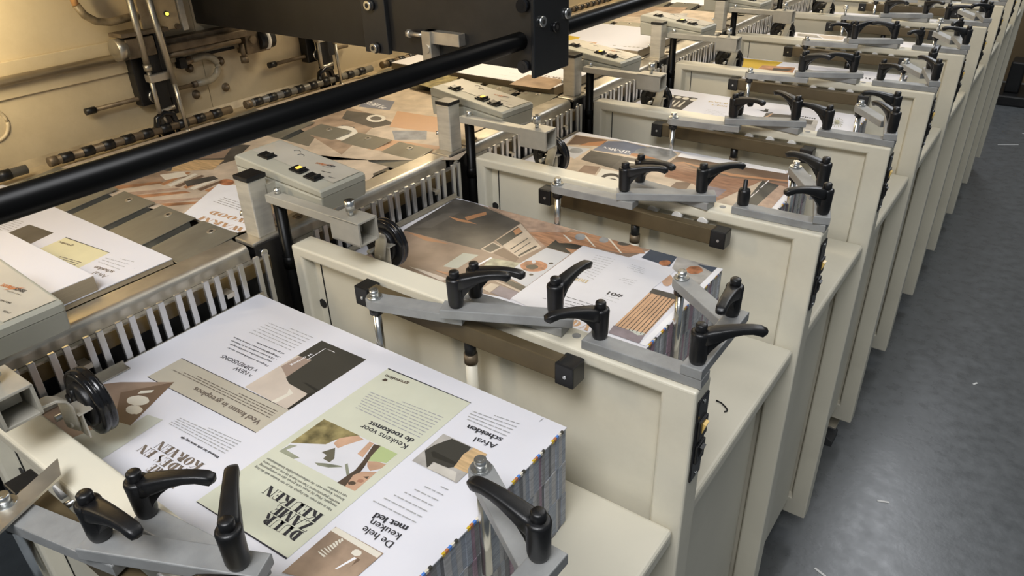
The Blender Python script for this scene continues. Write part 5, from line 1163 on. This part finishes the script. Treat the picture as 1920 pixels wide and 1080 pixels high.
# sucker linkages standing between wall and rollers
for q, yy in enumerate((0.0, .45, .90)):
    off = (-.655, .68+yy, .0)
    t = thing('sucker_linkage', ['upright steel sucker linkage in front of the sensor box','upright steel sucker linkage below the black beam face','farthest upright steel sucker linkage, behind the black beam'][q], 'sucker linkage', off, 'sucker linkages over the roller shaft')
    zt_ = .33 if q == 0 else .10
    b = MB(); b.cyl((.005,-.030,.145),(.005,-.030,.33),.0068); b.cyl((.005,-.030,.03),(.005,-.030,.150),.0048); b.cyl((.005,-.030,.142),(.005,-.030,.155),.0085); b.done('left_rod', rodsteel, t)
    b = MB(); b.cyl((.020,.010,.110),(.020,-.002,.33),.0062, .0072); b.cyl((.022,.012,.005),(.020,.010,.115),.0032,.0050); b.cyl((.022,.012,-.002),(.022,.012,.010),.0055); b.done('right_rod', rodsteel, t)
    b = MB(); b.box(-.008,.014,-.036,.020,.118,.134,.002); b.done('cross_clamp', galv, t)
    b = MB(); b.box(-.014,.004,-.024,.002,.050,.170,.001); b.box(-.016,.002,.002,.026,.078,.215,.001); b.box(-.014,-.006,.010,.020,.040,.082,.001); b.done('black_plates', black, t)
    b = MB(); b.sweep([(.004,-.032,.062),(.004,-.026,.056),(.006,-.012,.057),(.010,.004,.060)], .0045, n=8); b.sweep([(.004,-.028,.056),(.004,-.024,.040),(.004,-.020,.028)], .0050, n=8); b.done('yoke', galv, t)
    b = MB()
    b.sweep([(.006,-.042,-.004),(.006,-.046,.022),(.006,-.040,.044),(.006,-.022,.052),(.006,-.004,.047),(.006,.000,.028),(.006,.000,-.004)], .0068, n=10)
    b.box(-.004,.006,-.034,-.008,-.004,.046,.001); b.done('sucker_hoop', blackgloss, t)
    b = MB(); b.box(-.008,.036,-.024,-.002,-.004,.002,.001); b.cyl((.030,-.008,.002),(.030,-.008,.006),.005,n=6); b.done('foot_plate', alum, t)
# roller shaft on the trough
for q in range(7):
    y0 = .452 + (q-1)*.45
    off = (-.648, y0, .020)
    t = thing('segmented_roller', 'segmented black and grey roller along the foot of the machine wall, %s from the camera' % ORD[q], 'roller', off, 'segmented rollers along the wall')
    b = MB(); b.cyl((0,-.125+.09,0),(0,.275+.09,0),.0086, m=rollgrey); 
    for k in range(9): b.cyl((0, -.022+k*.042, 0), (0, .000+k*.042, 0), .0100, n=16, m=black)
    b.slots[:] = [grime if q % 2 else rollgrey, black]
    b.done('shaft', None, t)
    b = MB(); b.cyl((0,-.045,0),(0,-.030,0),.0095,n=18); b.done('end_cap', grime, t)
    b = MB(); b.box(.008,.020,-.06,.39,-.0198,-.016); b.done('bright_strip', alum, t)

# unseen hood added above the track to keep the hall light off it
b = MB(); b.box(-.80, -.02, -.9, 4.3, .78, .80); b.box(-.80, -.78, -.9, 4.3, -.10, .78); b.box(-.80,-.02,-.92,-.9,.45,.80)
structure(b.done('added_hood', wallcream), 'unseen cream hood added over the collating track to block hall light', 'added hood')

# ------------------------------------------------------------------ black beam and pipe over the track
t = thing('overhead_beam', 'black painted steel beam crossing over the track with bolted plates', 'beam', (-.3, .86, .205))
def bk(o): o.location = (.3, -.86, -.205); return o
b = MB(); b.box(-.86, .200, .812, .900, .206, .56, .001); bk(b.done('beam_box', blacksteel, t))
b = MB(); b.box(-.163, -.104, .803, .812, .201, .56, .0012); pl = bk(b.done('bolted_plate', mat('satin_black_steel', (.018,.018,.018), .35, var=.1), t))
for x, z in ((-.135,.283),(-.132,.211),(-.135,.36)):
    b = MB(); b.cyl((x,.797,z),(x,.803,z),.0092,m=black); b.cyl((x-.003,.794,z),(x-.003,.799,z),.0078,n=26,m=bolt); b.cyl((x-.003,.7935,z),(x-.003,.7942,z),.0042,n=6,m=dark); b.done('plate_bolt', None, pl)
b = MB(); b.box(.200, .207, .806, .906, .196, .56, .0015); ep = bk(b.done('end_plate', mat('gloss_black_steel', (.012,.013,.014), .25, var=.1), t))
for y, z, m_ in ((.825,.279,bolt),(.897,.280,bolt),(.863,.265,blackgloss)):
    b = MB(); b.cyl((.206,y,z),(.212,y,z),.0080,n=20,m=m_); b.cyl((.212,y,z),(.2125,y,z),.004,n=6,m=dark); b.done('end_bolt', None, ep)
for x, z in ((.186,.303),(.186,.2125)):
    b = MB(); b.cyl((x,.802,z),(x,.812,z),.0098,n=24); b.cyl((x,.8015,z),(x,.8022,z),.005,n=6,m=dark); b.slots[:] = [blackgloss, dark]; b.done('cap_screw', None, ep)
b = MB(); b.box(-.012,.066,.795,.812,.232,.252,.001); b.box(-.012,.008,.790,.812,.196,.252,.001); b.cyl((-.046,.800,.243),(-.012,.800,.243),.0035); b.cyl((-.052,.800,.243),(-.044,.800,.243),.0070,n=6); b.cyl((-.002,.788,.224),(-.002,.791,.224),.0075)
bk(b.done('adjusting_bracket', galv, t))
b = MB(); b.cyl((.176, -.9, .2495), (.176, 3.4, .2495), .0140, n=32)
tag(b.done('long_pipe', pipeblack), 'long glossy black pipe running through the black beam above the track', 'pipe')

# ------------------------------------------------------------------ small things
t = thing('foot_pedal', 'dark grey foot pedal sticking out low between the cabinets', 'pedal', (.60, 1.80, FLOOR))
b = MB(); b.prism([(-.055,.0),(.02,.0),(.02,.020),(-.055,.062)], -.035, .035, mtx=Matrix(((1,0,0,0),(0,0,1,0),(0,1,0,0),(0,0,0,1))), bev=.002); b.done('pedal_body', greydark, t)
b = MB(); b.box(-.05,.02,-.03,.03,.064,.070,.001); b.done('pedal_plate', galv, t)
t = thing('foot_pedal', 'second dark grey foot pedal farther along the cabinets', 'pedal', (.60, 3.58, FLOOR))
b = MB(); b.prism([(-.055,.0),(.02,.0),(.02,.020),(-.055,.062)], -.035, .035, mtx=Matrix(((1,0,0,0),(0,0,1,0),(0,1,0,0),(0,0,0,1))), bev=.002); b.done('pedal_body', greydark, t)
b = MB(); b.sweep([(.592,.7045,-.2035),(.600,.7035,-.2035),(.608,.6985,-.2035),(.6135,.6935,-.2035),(.6140,.6895,-.2035),(.6115,.6865,-.2035)], .0012, n=8)
tag(b.done('wire_hook', black), 'thin black wire hook lying on the cabinet top beside the lit switch', 'hook')
t = thing('floor_standing_box', 'black box with a small tower on the floor at the far end of the hall', 'box', (.62, 6.2, FLOOR))
b = MB(); b.box(-.10,.5,-.2,.2,0,.07,.01); b.done('base', black, t)
b = MB(); b.box(-.02,.07,-.1,.1,.07,.28,.01); b.done('tower', black, t)
for k, (x, y, a, L) in enumerate(((.80,1.62,20,.03),(.735,1.28,-20,.05),(.93,2.35,60,.02),(.75,5.1,30,.12),(.86,5.35,-30,.14))):
    b = MB(); b.box(-L/2, L/2, -.003, .003, .0002, .0012)
    o = b.done('paper_scrap', nylon); o.location = (x, y, FLOOR); o.rotation_euler.z = R(a)
    tag(o, ['small white paper scrap on the open floor beside the nearer cabinets','thin pale strip on the floor at the foot of the nearest panel corner','tiny white scrap in the middle of the aisle floor','white strip on the floor far down the aisle','longest white strip on the floor near the far wall'][k], 'paper scrap', 'scraps on the floor')
